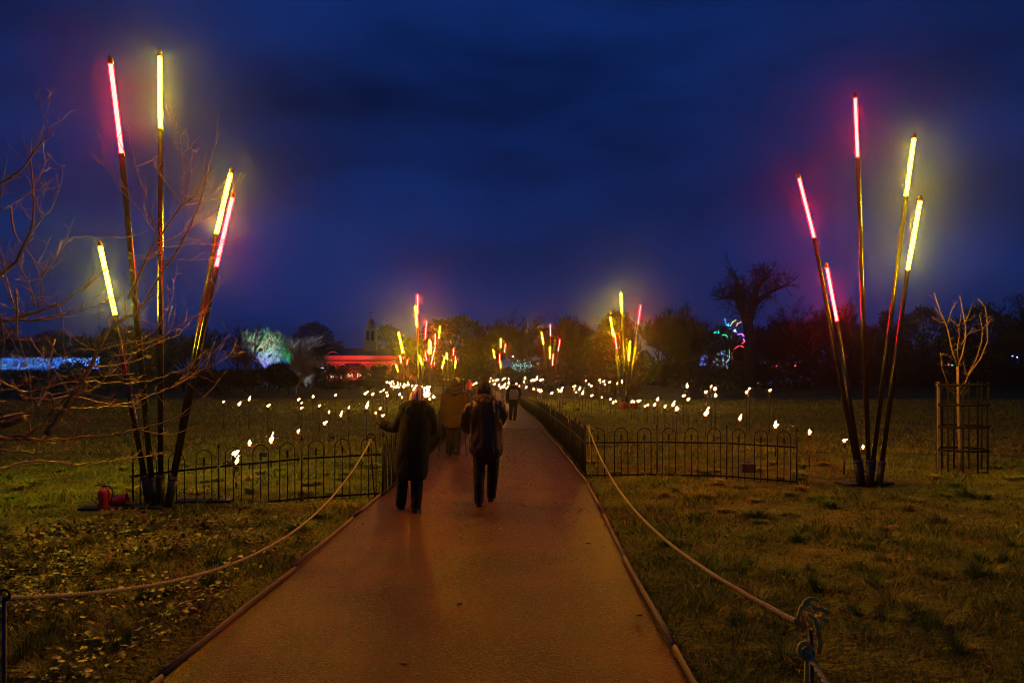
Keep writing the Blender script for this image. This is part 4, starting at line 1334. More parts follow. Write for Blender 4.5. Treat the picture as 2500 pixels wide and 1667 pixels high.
# curved gables at both ends of the front, low roof
for px in (813, 1040):
    b = MB()
    c = B(px, 868)
    rad = 13 * Yb / F
    b.tube([(c.x - rad * math.cos(a), Yb - .1, c.z + rad * .72 * math.sin(a)) for a in [math.pi * k / 12 for k in range(13)]], .16, 5)
    b.build('curved_gable', M['stone'], th, g)
b = MB()
zr = B(0, 848).z
b.add([(xw0, Yb + .3, zc1), (xw1, Yb + .3, zc1), (xw1, Yb + 8.7, zc1), (xw0, Yb + 8.7, zc1), (xw0 + 4, Yb + 4.5, zr), (xw1 - 4, Yb + 4.5, zr)], [(0, 1, 5, 4), (1, 2, 5), (2, 3, 4, 5), (3, 0, 4), (3, 2, 1, 0)])
b.build('roof', M['slate'], th, g, smooth=False)
# tower
xt0, xt1 = B(885, 0).x, B(911, 0).x
xm, hwT = (xt0 + xt1) / 2, (xt1 - xt0) / 2
yT = Yb + 4.5
tw_ = MB(); bbox(tw_, xt0 - .25, xt1 + .25, yT - hwT - .25, yT + hwT + .25, B(0, 835).z, zc1 - 1); bbox(tw_, xt0, xt1, yT - hwT, yT + hwT, B(0, 800).z, B(0, 835).z + .002)
tower = tw_.build('tower', M['stone'], th, g, smooth=False)
b = MB(); bbox(b, xt0 - .35, xt1 + .35, yT - hwT - .35, yT + hwT + .35, B(0, 797).z, B(0, 800).z + .003); bbox(b, xt0 - .5, xt1 + .5, yT - hwT - .5, yT + hwT + .5, B(0, 832).z, B(0, 835).z + .002); b.build('ledge', M['stone'], tower, g, smooth=False)
for k in (-1, 1):
    b = MB(); bbox(b, xm + k * .62 - .38, xm + k * .62 + .38, yT - hwT - .05, yT - hwT - .003, B(0, 806).z, B(0, 829).z); b.build('louvred_opening', M['glassd'], tower, g, smooth=False)
for k in (-1, 0, 1):
    b = MB(); bbox(b, xm + k * 1.22 - .12, xm + k * 1.22 + .12, yT - hwT - .12, yT - hwT - .006, B(0, 801).z, B(0, 832).z); b.build('pilaster', M['stone'], tower, g, smooth=False)
zd = B(0, 797).z
sc_ = Yb / F
b = MB(); b.vloft([(xm, yT, zd + h * sc_, r * sc_, r * sc_) for r, h in ((12, 0), (12, 1.5), (11, 4), (9.6, 7), (9, 9), (9.2, 11), (8.8, 14), (7.6, 18), (5.4, 21.5), (2.6, 23.6), (1.0, 24.6), (.7, 27))], 20)
b.build('dome', M['lead'], tower, g)
b = MB(); b.tube([(xm, yT, zd + 26 * sc_), (xm, yT, zd + 40 * sc_)], .07, 5); b.ball((xm, yT, zd + 29 * sc_), .25, 8, 6); b.box((xm + .1, yT, zd + 38 * sc_), (.7, .03, .10)); b.build('weathervane', M['stake'], tower, g)
# red-lit climbers on the wall
r_ = np.random.RandomState(6)
for x0, x1, y0, y1, n_ in ((842, 884, 893, 925, 2600), (884, 905, 905, 925, 500), (960, 1062, 898, 927, 3200)):
    c0, c1 = B(x0, y1, -.5), B(x1, y0, -.5)
    P_ = np.stack([c0.x + (c1.x - c0.x) * r_.rand(n_), Yb - .2 - .35 * r_.rand(n_), c0.z + (c1.z - c0.z) * r_.rand(n_) ** 1.2], -1) - np.array(g)
    d1 = r_.normal(0, .15, (n_, 3)); d2 = r_.normal(0, .11, (n_, 3))
    v_ = np.stack([P_ - d1, P_ + d2, P_ + d1, P_ - d2], 1)
    i0 = np.arange(n_) * 4
    o = put('wall_climber', np_mesh('wall_climber', v_.reshape(-1, 3), np.stack([i0, i0 + 1, i0 + 2, i0 + 3], -1), np.repeat(r_.rand(n_), 4)), M['leaf'], th)
for i, px in enumerate((806, 833, 862, 892, 920, 950, 980, 1012, 1045, 1070)):
    strong = px in (862, 980, 1012)
    flood(f'{("first","second","third","fourth","fifth","sixth","seventh","eighth","ninth","tenth")[i]} red floodlight from the left along the stable block wall', px, Yb - 3.2, (1.0, .035, .03), (9500 if strong else 1700), B(px, 885), math.radians(95))
flood('faint green floodlight on the roof edge below the clock tower', 897, Yb - 8, (.5, .8, .6), 900, B(898, 815, 4.5), math.radians(22))
# lit letters in front
STK = {'W': [[(0, 1), (.25, 0), (.5, .6), (.75, 0), (1, 1)]], 'I': [[(.5, 0), (.5, 1)], [(.2, 0), (.8, 0)], [(.2, 1), (.8, 1)]], 'M': [[(0, 0), (.05, 1), (.5, .25), (.95, 1), (1, 0)]],
       'P': [[(.1, 0), (.1, 1), (.7, 1), (.9, .85), (.9, .65), (.7, .5), (.1, .5)]], 'O': [[(.5, 0), (.15, .2), (.05, .5), (.15, .8), (.5, 1), (.85, .8), (.95, .5), (.85, .2), (.5, 0)]], 'L': [[(.1, 1), (.1, 0), (.85, 0)]], 'E': [[(.85, 1), (.1, 1), (.1, 0), (.85, 0)], [(.1, .5), (.7, .5)]]}
Yk = 150
lw, lh = 10.5 * Yk / F, 10 * Yk / F
gl = gx(877, Yk)
th = thing('letter_sign', 'row of bulb-outlined letters standing before the red lit building', 'sign', gl)
for ch, px in zip('WIMPOLE', (811, 833, 855, 877, 900, 922, 943)):
    o0 = W(px, 922, Yk)
    b, bd = MB(), MB()
    for st in STK[ch]:
        p3 = [o0 + Vector(((x - .5) * lw, 0, y * lh)) for x, y in st]
        b.tube([p + Vector((0, .06, 0)) for p in p3], .10, 4)
        beads(bd, [p + Vector((0, -.08, 0)) for p in p3], 6 * (len(p3) - 1) if len(p3) < 8 else 20, .075)
    for q_ in (-.3, .3):
        b.tube([o0 + Vector((q_ * lw, .1, .1)), Vector((o0.x + q_ * lw, Yk + .1, G(Yk)))], .05, 4)
    o0 = b.build('letter', M['sock'], th, gl, smooth=False)
    bd.build('bulbs', lit((1, .75, .4), 1.5), o0, gl)
for i, px in enumerate((818, 828, 893, 904, 915, 926, 938, 950)):
    tree('shrub', 'dark shrub hiding part of the bulb-lit letters', 'shrub', px, 923 + rnd.uniform(-3, 3), 130, 'scrub', 1.0, 'shrubs before the lit letters')
# ---------------------------------------------------------------- young tree in its guard (right)
Ys = 13.8
def K7(x, y, dy=0):
    return W(1900 + x * .3827, 650 + y * .3827, Ys + dy)
SG = gx(2343, Ys)
th = thing('young_tree', 'bare young tree growing inside the slatted metal guard', 'tree', SG)
b = MB(); b.tube([SG - Vector((0, 0, .05)), K7(1158, 1150), K7(1150, 950), K7(1146, 800), K7(1145, 640)], [.034, .030, .027, .025, .023], 8); b.build('trunk', M['sapbark'], th, SG)
sap = [([(1145, 640), (1110, 540), (1085, 420), (1070, 370), (1030, 280), (995, 170)], .017, -.1), ([(1070, 370), (1020, 350), (980, 322)], .009, 0), ([(1064, 352), (1015, 290), (998, 255)], .008, .1), ([(1078, 370), (1110, 270), (1142, 220)], .009, -.15), ([(1125, 262), (1122, 238), (1118, 212)], .006, 0),
       ([(1040, 300), (1000, 210), (962, 185)], .006, .05), ([(1145, 640), (1175, 560), (1192, 470), (1196, 390), (1180, 300), (1158, 188)], .019, .1), ([(1196, 350), (1222, 290), (1238, 234)], .010, .1), ([(1195, 352), (1230, 340), (1240, 322)], .006, .1),
       ([(1150, 610), (1142, 530), (1155, 440), (1152, 392), (1120, 355), (1094, 338)], .011, -.05), ([(1152, 392), (1165, 330), (1168, 260)], .008, .1), ([(1165, 505), (1205, 440), (1225, 425), (1300, 402), (1345, 355), (1363, 325)], .009, .2), ([(1220, 428), (1240, 400), (1242, 372)], .006, .2),
       ([(1146, 780), (1195, 740), (1212, 690), (1260, 600), (1298, 480), (1302, 400), (1285, 308)], .016, .2), ([(1208, 700), (1290, 590), (1335, 480), (1332, 330), (1320, 262), (1275, 206)], .015, .3), ([(1332, 380), (1350, 350), (1364, 326)], .006, .3),
       ([(1208, 700), (1190, 650), (1178, 600)], .007, .1), ([(1146, 800), (1085, 760), (1045, 650), (1035, 548)], .009, -.2), ([(1128, 605), (1085, 570), (1036, 556)], .008, -.1), ([(1120, 640), (1060, 628), (1012, 620)], .005, -.1), ([(1148, 830), (1110, 800), (1065, 768)], .009, -.1), ([(1148, 820), (1180, 790), (1222, 735)], .010, .1), ([(1150, 830), (1190, 812), (1210, 790)], .007, -.1)]
for pl, r0, dy in sap:
    b = MB()
    n = len(pl)
    pts = [K7(x, y, dy * i / n) for i, (x, y) in enumerate(pl)]
    b.tube(pts, [r0 * (1 - .6 * i / (n - 1)) for i in range(n)], 6)
    for i in range(1, n):
        for s_ in range(2):
            a = pts[i].lerp(pts[i - 1], rnd.random())
            e = Vector((rnd.choice((-1, 1)) * rnd.uniform(.4, 1), rnd.uniform(-.6, .6), rnd.uniform(.1, .8))).normalized()
            b.tube([a, a + e * rnd.uniform(.03, .10)], [r0 * .4, r0 * .25], 4)
    b.build('branch', M['sapbark'], th, SG)
GO_ = gx(2349, Ys)
th = thing('tree_guard', 'round metal guard of upright slats fencing the young tree', 'tree guard', GO_)
R0 = .425
for k in range(11):
    a = 2 * math.pi * (k + .35) / 11
    x, y = R0 * math.cos(a), R0 * math.sin(a)
    b = MB()
    post_ = k == 5  # left post, coloured as if light fell on it
    b.box((x, y, .80), (.016 if not post_ else .018, .006 if not post_ else .02, .86), Matrix.Rotation(a + math.pi / 2, 3, 'Z'))
    b.build('slat', M['guard_lit' if post_ else 'guard'], th, (0, 0, 0), smooth=False)
for z in (.40, .83, 1.24, 1.60):
    b = MB(); b.tube([((R0 + .014) * math.cos(a), (R0 + .014) * math.sin(a), z) for a in [2 * math.pi * k / 32 for k in range(33)]], [(.022, .004)] * 33, 6, ref=(0, 0, 1)); b.build('hoop_band', M['guard'], th, (0, 0, 0))

# ---------------------------------------------------------------- big bare tree reaching in from the left
TB = Vector((-6.9, 6.6, 0))
def A1(x, y, Y):
    return W(.3827 * x, 100 + .3827 * y, Y)
def A2(x, y, Y):
    return W(.3827 * x, 650 + .3827 * y, Y)
th = thing('bare_tree', 'wide bare tree reaching thin lit branches in from the left edge', 'tree', TB)
b = MB(); b.tube([TB - Vector((0, 0, .2)), TB + Vector((.1, 0, .5)), TB + Vector((.25, .1, 1.1)), TB + Vector((.3, .2, 2.0)), TB + Vector((.2, .2, 3.2))], [.30, .24, .22, .18, .12], 12); b.build('trunk', M['bark'], th, TB)
b = MB(); b.tube([TB + Vector((.25, .1, 1.0)), TB + Vector((.9, .1, 1.25)), A2(-160, 1080, 6.7), A2(0, 1000, 6.7), A2(150, 960, 6.7)], [.12, .10, .075, .06, .045], 8)
b.tube([TB + Vector((.3, .2, 2.0)), TB + Vector((1.0, .2, 2.3)), A2(-100, 420, 6.8), A2(0, 355, 6.8)], [.10, .08, .055, .04], 8)
b.tube([TB + Vector((.2, .2, 3.1)), A1(-160, 1560, 6.9), A1(0, 1480, 6.9)], [.09, .06, .045], 8)
b.build('limb', M['bark'], th, TB)
br = [  # (points, radius at the start in mm, depth start, depth end)
    (1, [(0, 1480), (75, 1440), (150, 1310), (195, 1210), (215, 1080), (205, 880), (195, 740)], 22, 6.9, 7.2), (1, [(-40, 940), (60, 880), (130, 830), (200, 730), (260, 660), (345, 592)], 16, 6.6, 6.8), (1, [(318, 598), (285, 500), (230, 368)], 5, 6.8, 6.8),
    (1, [(-30, 1100), (10, 960), (15, 885)], 9, 6.5, 6.5), (1, [(65, 1060), (90, 1220), (150, 1310), (220, 1420), (262, 1512)], 12, 7, 7), (1, [(262, 1512), (350, 1385), (440, 1268), (550, 1245), (760, 1258)], 11, 7, 7.3), (1, [(160, 1312), (250, 1150), (330, 1060), (385, 930), (402, 798)], 9, 7.1, 7.3),
    (1, [(262, 1140), (230, 1010), (200, 930), (170, 860)], 5, 7.1, 7.2), (1, [(0, 1088), (130, 1010), (220, 930), (300, 762)], 6, 6.7, 7.0), (1, [(20, 1390), (40, 1520), (60, 1560)], 9, 6.6, 6.6), (1, [(262, 1512), (265, 1620), (245, 1690)], 10, 7, 7),
    (2, [(300, 1062), (380, 960), (450, 850), (520, 740), (580, 640), (618, 540), (700, 400), (780, 340), (860, 300), (920, 230), (965, 150), (1062, 0)], 34, 6.6, 7.6), (1, [(1060, 1440), (1130, 1340), (1180, 1250), (1220, 1170), (1255, 1080), (1290, 980), (1320, 860), (1348, 755), (1378, 640)], 17, 7.6, 7.9),
    (1, [(820, 1640), (860, 1560), (920, 1420), (980, 1300), (1060, 1190), (1160, 1050), (1250, 985), (1300, 900), (1350, 760)], 20, 7.4, 8.0), (1, [(1160, 1050), (1175, 900), (1160, 720), (1125, 515)], 7, 7.8, 7.9), (1, [(1185, 1030), (1215, 880), (1228, 695)], 5, 7.8, 7.9),
    (1, [(1165, 1048), (1290, 1025), (1400, 940), (1455, 870)], 5, 7.8, 8.1), (1, [(1160, 1050), (1100, 960), (1040, 870), (975, 790)], 5, 7.8, 7.7), (1, [(992, 1290), (975, 1160), (930, 990), (880, 860), (825, 640)], 8, 7.5, 7.7), (1, [(985, 1200), (900, 1080), (760, 940), (655, 770)], 6, 7.5, 7.6),
    (1, [(1000, 1290), (1100, 1260), (1200, 1200), (1330, 1120), (1440, 1050), (1535, 840)], 7, 7.5, 8.2), (1, [(1040, 1320), (1200, 1300), (1330, 1300), (1470, 1275)], 5, 7.5, 8), (1, [(1100, 1392), (1250, 1400), (1370, 1385), (1485, 1358)], 5, 7.6, 8), (1, [(1030, 1350), (960, 1390), (860, 1390)], 4, 7.5, 7.4),
    (2, [(-60, 365), (90, 335), (180, 310), (300, 265), (400, 230), (480, 170), (560, 120), (690, 0)], 26, 6.8, 7.5), (2, [(0, 345), (140, 345), (270, 340), (370, 320), (450, 290), (550, 265), (680, 225), (770, 195)], 16, 6.8, 7.5), (2, [(240, 265), (262, 160), (265, 70), (300, -20)], 10, 7, 7.1), (2, [(120, 290), (70, 190), (30, 40), (0, -40)], 12, 6.9, 6.9),
    (2, [(225, 262), (190, 130), (150, 50), (60, -120)], 9, 7, 7), (2, [(100, 150), (110, 300), (108, 420), (160, 590), (200, 725)], 12, 6.7, 6.7), (2, [(20, 380), (80, 480), (130, 610), (175, 720)], 10, 6.6, 6.6), (2, [(0, 300), (25, 480), (12, 600), (0, 730)], 11, 6.3, 6.3), (2, [(355, 225), (400, 320), (400, 480), (420, 560)], 7, 7.1, 7.2),
    (2, [(185, 450), (240, 540), (300, 610), (410, 745)], 9, 6.7, 6.8), (2, [(350, 470), (330, 560), (300, 610)], 8, 6.9, 6.7), (2, [(0, 730), (90, 780), (190, 800), (400, 745), (560, 740), (700, 740), (900, 740), (1050, 700), (1200, 640), (1312, 542)], 11, 6.5, 8.2),
    (2, [(300, 850), (450, 830), (560, 845), (700, 885), (800, 880), (900, 850), (1020, 800), (1120, 760), (1240, 680), (1350, 560), (1462, 440)], 11, 6.6, 8.4), (2, [(1110, 775), (1250, 680), (1400, 610), (1502, 528)], 6, 7.7, 8.4), (2, [(350, 910), (480, 912), (620, 905), (760, 895), (900, 900)], 14, 6.7, 7.6),
    (2, [(620, 540), (760, 500), (900, 470), (1000, 390), (1060, 300), (1100, 200), (1108, 80)], 9, 7.0, 7.9), (2, [(700, 580), (830, 560), (920, 530), (1000, 490), (1120, 450), (1160, 410), (1207, 365)], 9, 7.0, 7.9), (2, [(600, 640), (740, 625), (850, 605), (960, 565)], 8, 7, 7.6), (2, [(860, 500), (1000, 470), (1170, 360), (1300, 280), (1380, 160), (1402, 60)], 7, 7.4, 8.3),
    (2, [(640, 700), (760, 690), (860, 685)], 5, 7, 7.3), (2, [(520, 800), (600, 780), (700, 690), (740, 655)], 9, 6.8, 7.2), (2, [(470, 820), (560, 800), (640, 770)], 16, 6.8, 7.0), (2, [(120, 832), (180, 845), (250, 855), (330, 858), (395, 855)], 24, 6.1, 6.4), (2, [(232, 892), (250, 860), (285, 815), (318, 808), (340, 860), (352, 905)], 15, 6.0, 6.3),
    (2, [(-40, 1010), (20, 988), (90, 970), (150, 950), (280, 905)], 18, 6.2, 6.5), (2, [(-60, 1100), (60, 1080), (200, 1062), (270, 1000), (330, 920), (500, 762)], 26, 6.3, 6.8), (2, [(-60, 1090), (50, 1095), (150, 1100), (250, 1105), (370, 1108), (500, 1100), (620, 1088), (750, 1070), (850, 1045), (950, 1022), (1100, 980), (1250, 870), (1330, 810), (1402, 718)], 20, 6.2, 8.3),
    (2, [(905, 1045), (1000, 1070), (1100, 1070), (1232, 1024)], 7, 7.4, 8.0), (2, [(465, 1095), (480, 1020), (500, 930), (515, 860)], 8, 6.7, 6.8), (2, [(510, 1100), (550, 1020), (560, 940)], 6, 6.8, 6.9), (2, [(-40, 1165), (100, 1182), (200, 1190), (320, 1185), (420, 1170), (495, 1118)], 12, 6.2, 6.8), (2, [(250, 1112), (330, 1140), (420, 1190)], 5, 6.5, 6.7),
    (2, [(-50, 1300), (60, 1275), (200, 1240), (350, 1245), (450, 1265), (560, 1258), (700, 1240), (830, 1222), (950, 1210), (1062, 1178)], 12, 6.0, 8.0), (2, [(-40, 1300), (50, 1290), (130, 1275), (200, 1250)], 10, 6, 6.2), (2, [(455, 1265), (500, 1230), (505, 1200)], 6, 6.8, 6.8), (2, [(-20, 955), (50, 930), (110, 905), (30, 850)], 9, 6.3, 6.4),
    (2, [(190, 1080), (195, 980), (205, 880), (190, 700)], 8, 6.6, 6.8), (2, [(620, 545), (560, 530), (480, 545), (380, 580)], 8, 7, 6.9), (2, [(700, 400), (690, 330), (730, 250), (780, 180)], 7, 7.1, 7.2), (2, [(800, 620), (800, 540), (795, 450), (830, 300)], 5, 7.2, 7.4)]
tr_ = random.Random(17)
for which, pl, r0, Y0, Y1 in br:
    fn = A1 if which == 1 else A2
    n = len(pl)
    base = [fn(x, y, Y0 + (Y1 - Y0) * i / (n - 1)) for i, (x, y) in enumerate(pl)]
    pts, rs = [], []
    for i in range(n - 1):                  # smooth the traced line
        p0, p1, p2, p3 = base[max(0, i - 1)], base[i], base[i + 1], base[min(n - 1, i + 2)]
        for k in range(3):
            t = k / 3
            pts.append(.5 * ((2 * p1) + (p2 - p0) * t + (2 * p0 - 5 * p1 + 4 * p2 - p3) * t * t + (3 * p1 - p0 - 3 * p2 + p3) * t ** 3))
    pts.append(base[-1])
    m_ = len(pts)
    r0 *= .001 * .86
    rs = [max(.0028, r0 * (1 - .72 * (i / (m_ - 1)) ** .8)) * (1 + .13 * math.sin(i * 2.7) + tr_.uniform(-.1, .16)) for i in range(m_)]
    b = MB()
    b.tube([p + Vector((0, 0, tr_.gauss(0, .004 + r0 * .22))) for p in pts], rs, 7 if r0 > .01 else 5)
    Ln = sum((pts[i + 1] - pts[i]).length for i in range(m_ - 1))
    for _ in range(int(4 + Ln * 15)):        # side twigs and buds
        i = tr_.randrange(1, m_)
        a = pts[i].lerp(pts[i - 1], tr_.random())
        d = (pts[i] - pts[i - 1]).normalized()
        e = (d * tr_.uniform(.2, 1.0) + Vector((tr_.gauss(0, .5), tr_.gauss(0, .6), tr_.gauss(.25, .5)))).normalized()
        le = tr_.choice((.02, .03, .05, .08, .14, .22, .30)) * tr_.uniform(.7, 1.3)
        q = a + e * le * .55 + Vector((0, 0, .006))
        z_ = a + e * le + Vector((0, 0, le * .18))
        b.tube([a, q, z_], [min(rs[i] * .6, .005), .0026, .0016], 4, cap=False)
        if le > .12:
            for _ in range(3):
                c = a.lerp(z_, tr_.uniform(.3, .9))
                b.tube([c, c + (e + Vector((tr_.gauss(0, .7), tr_.gauss(0, .5), tr_.gauss(.2, .5)))).normalized() * tr_.uniform(.03, .09)], [.0024, .0014], 3, cap=False)
    b.build('branch', M['bark'] if r0 > .013 else M['twig'], th, TB)

# ---------------------------------------------------------------- people
def hand(mb_, wrist, d, nrm, side, L_=.175, grow=0.0, curl=.5):
    """palm, four unequal curled fingers and a thumb; d along the hand, nrm out of the palm, side towards the thumb"""
    wrist, d, nrm, side = Vector(wrist), Vector(d).normalized(), Vector(nrm).normalized(), Vector(side).normalized()
    pl = L_ * .52
    mb_.tube([wrist - d * .02, wrist + d * pl * .3, wrist + d * pl], [(.028 + grow, .020 + grow), (.040 + grow, .016 + grow), (.038 + grow, .013 + grow)], 10, ref=side)
    for k, (off, ln) in enumerate(((.028, .40), (.010, .45), (-.009, .42), (-.026, .33))):
        a = wrist + d * pl * .92 + side * off
        p = [a]
        ang = 0.15
        dd = d
        for s_ in (.45, .33, .24):
            ang += curl * .55
            dd = d * math.cos(ang) + nrm * math.sin(ang)
            p.append(p[-1] + dd * L_ * ln * s_)
        mb_.tube(p, [.0088 + grow, .0084 + grow, .0075 + grow, .006 + grow], 7)
    a = wrist + d * pl * .25 + side * .026
    mb_.tube([a, a + (side * .7 + d * .6).normalized() * .035, a + (side * .5 + d * .85 + nrm * .3).normalized() * .062, a + (side * .25 + d * .9 + nrm * .6).normalized() * .085], [.013 + grow, .0105 + grow, .009 + grow, .007 + grow], 7)

def pompom(c, r, n, seed):
    b = MB()
    q = random.Random(seed)
    b.ball(c, r * .72, 12, 9)
    c = Vector(c)
    for _ in range(n):
        d = Vector((q.gauss(0, 1), q.gauss(0, 1), q.gauss(0, 1))).normalized()
        s_ = d.orthogonal().normalized() * r * .05
        e = (d + Vector((q.gauss(0, .25), q.gauss(0, .25), q.gauss(-.1, .2)))).normalized()
        le = r * q.uniform(.85, 1.12)
        b.add([c + d * r * .6 - s_, c + d * r * .6 + s_, c + e * le], [(0, 1, 2)])
    return b

def boots(th, feet, mt='boot', s=1.0):
    for (x, y, z, yaw, pitch) in feet:
        Rm = Matrix.Rotation(yaw, 3, 'Z') @ Matrix.Rotation(pitch, 3, 'X')
        b = MB()
        rows = [(-.085, .030, .028, .045), (-.075, .036, .05, .05), (-.03, .038, .06, .055), (.04, .040, .05, .042), (.10, .045, .042, .034), (.155, .038, .034, .026), (.182, .018, .026, .016)]
        b.loft([[Vector((x, y, z)) + Rm @ (Vector((w_ * math.cos(a), yy, max(.012, hc + h_ * math.sin(a)))) * s) for a in [2 * math.pi * k / 14 for k in range(14)]] for yy, w_, hc, h_ in rows])
        b.tube([Vector((x, y, z)) + Rm @ (Vector((0, -.035, .05)) * s), Vector((x, y, z)) + Rm @ (Vector((0, -.04, .15)) * s)], .046 * s, 14)
        o = b.build('boot', M[mt], th, Vector((0, 0, 0)))
        b = MB()
        b.loft([[Vector((x, y, z)) + Rm @ (Vector((w_ * 1.06 * math.cos(a), yy * 1.03, .009 + .011 * math.sin(a))) * s) for a in [2 * math.pi * k / 12 for k in range(12)]] for yy, w_, hc, h_ in rows])
        b.build('sole', M['sole'], o, Vector((0, 0, 0)))

def person(label, px, Y, cx, cfg, group='people walking along the path'):
    """cfg lengths are traced on the photograph (detail coordinates) and turned into metres at the person's depth"""
    X0 = (px - CX) / F * Y
    g0 = G(Y) + .03
    th = thing('person', label, 'person', (X0, Y, g0), group)
    def P(x, y, dy=0.0):
        Yy = Y + dy
        return Vector(((850 + .2678 * x - CX) / F * Yy - X0, dy, EYE - (880 + .2678 * y - HY) / F * Yy - g0))
    k = .2678 * Y / F
    mats = cfg['mats']
    # coat: torso and sleeves in one surface
    b = MB()
    rows = []
    for xl, xr, y, ry, *dy in cfg['coat']:
        c = P((xl + xr) / 2, y)
        rows.append((c.x, dy[0] if dy else 0, c.z, (xr - xl) / 2 * k, ry))
    b.vloft(rows, 24)
    hands = []
    for sl in cfg['sleeves']:
        pts = [P(x, y, dy) for x, y, dy, r in sl]
        b.tube(pts, [r for *_, r in sl], 12)
        b.ball(pts[0], sl[0][3] * 1.05, 10, 7)
        for q, (_, _, _, r) in zip(pts[1:-1], sl[1:-1]):
            b.ball(q, r, 10, 7)
        hands.append((pts[-1], (pts[-1] - pts[-2]).normalized()))
    put('coat', fuse(b, cfg.get('vox', .014), 4, fold=cfg.get('fold', (.008, (9, 9, 4)))), M[mats['coat']], th)
    # legs
    b = MB()
    for lg in cfg['legs']:
        pts = [P(x, y, dy) for x, y, dy, r in lg]
        b.tube(pts, [r for *_, r in lg], 14)
    hp = [P(*cfg['legs'][i][0][:3]) for i in (0, 1)]
    mid = (hp[0] + hp[1]) / 2
    b.ball(mid + Vector((0, 0, .06)), ((hp[1] - hp[0]).length / 2 + .09, .12, .13), 14, 9)
    put('trousers', fuse(b, .013, 3, fold=(.006, (7, 7, 12))), M[mats['legs']], th)
    ft = []
    for lg, fo in zip(cfg['legs'], cfg['feet']):
        q = P(*lg[-1][:3])
        ft.append((q.x, q.y + .03, fo[2], fo[3], fo[4]))
    boots(th, ft, s=cfg.get('boot', 1.08))
    # the body itself: head, neck, trunk, arms, hands, legs in one surface
    hc = P(*cfg['head'])
    b = MB()
    hr = cfg.get('hr', .098)
    b.ball(hc, (hr * .80, hr * .98, hr * 1.18), 18, 14)
    b.ball(hc + Vector((0, hr * .45, -hr * .55)), (hr * .55, hr * .5, hr * .55), 12, 9)
    b.tube([hc + Vector((0, hr * .92, .02)), hc + Vector((0, hr * 1.25, -.022)), hc + Vector((0, hr * .95, -.03))], [.007, .013, .008], 8)
    b.tube([hc + Vector((-.024, hr * .86, -.058)), hc + Vector((.024, hr * .86, -.058))], .009, 7)
    for s_ in (-1, 1):
        b.ball(hc + Vector((s_ * .032, hr * .86, .014)), .014, 8, 6)
        b.ball(hc + Vector((s_ * hr * .82, -.005, -.005)), (.012, .022, .033), 8, 6)
    nk = P(*cfg['neck'])
    b.tube([nk - Vector((0, 0, .10)), nk, hc - Vector((0, 0, .05))], [.075, .058, .055], 14)
    b.vloft([(x, y, z, rx * .84, ry * .82) for x, y, z, rx, ry in rows[2:-1]], 18)
    for sl in cfg['sleeves']:
        b.tube([P(x, y, dy) for x, y, dy, r in sl], [r * .68 for *_, r in sl], 10)
    for lg in cfg['legs']:
        b.tube([P(x, y, dy) for x, y, dy, r in lg], [r * .78 for *_, r in lg], 12)
    for (p_, d_), s_ in zip(hands, (1, -1)):
        hand(b, p_ - d_ * .03, d_, Vector((0, .3, -1)).cross(d_).cross(d_) * -1 if False else Vector((s_ * .6, .2, -.4)), Vector((s_ * .2, .7, .6)), .165 if cfg.get('woman') else .18)
    put('body', fuse(b, .010, 2), M['skin'], th)
    if cfg.get('gloves', True):
        for (p_, d_), s_ in zip(hands, (1, -1)):
            b = MB()
            hand(b, p_ - d_ * .02, d_, Vector((s_ * .6, .2, -.4)), Vector((s_ * .2, .7, .6)), .18, .0055, cfg.get('curl', .6))
            b.tube([p_ - d_ * .06, p_ + d_ * .01], [.040, .036], 12)
            put('glove', fuse(b, .0055, 2), M['glove'], th)
    # hat
    b = MB()
    nn = 40
    rings = []
    for xl, xr, y, ry, *rest in cfg['hat']:
        c = P((xl + xr) / 2, y)
        rx = (xr - xl) / 2 * k
        dy = rest[0] if rest else 0
        rings.append([Vector((c.x + rx * (1 + .035 * math.cos(nn / 2 * a)) * math.cos(a), dy + ry * (1 + .035 * math.cos(nn / 2 * a)) * math.sin(a), c.z)) for a in [2 * math.pi * q / (nn * 2) for q in range(nn * 2)]])
    b.loft(rings)
    hat = b.build('hat', M[mats['hat']], th, Vector((0, 0, 0)))
    x, y, r = cfg['pom']
    pompom(P(x, y), r, 900, len(label)).build('pompom', M[mats['pom']], hat, Vector((0, 0, 0)))
    if 'hood' in cfg:
        b = MB()
        for bl in cfg['hood']:
            if len(bl) == 2:
                b.tube([P(*q[:2], q[2]) for q in bl[0]], bl[1], 12)
            else:
                x, y, dy, rx, ry, rz = bl
                b.ball(P(x, y, dy), (rx, ry, rz), 14, 10)
        put('hood', fuse(b, .011, 3, fold=(.010, (14, 14, 14))), M[mats['hood']], th)
    return th, P, hands

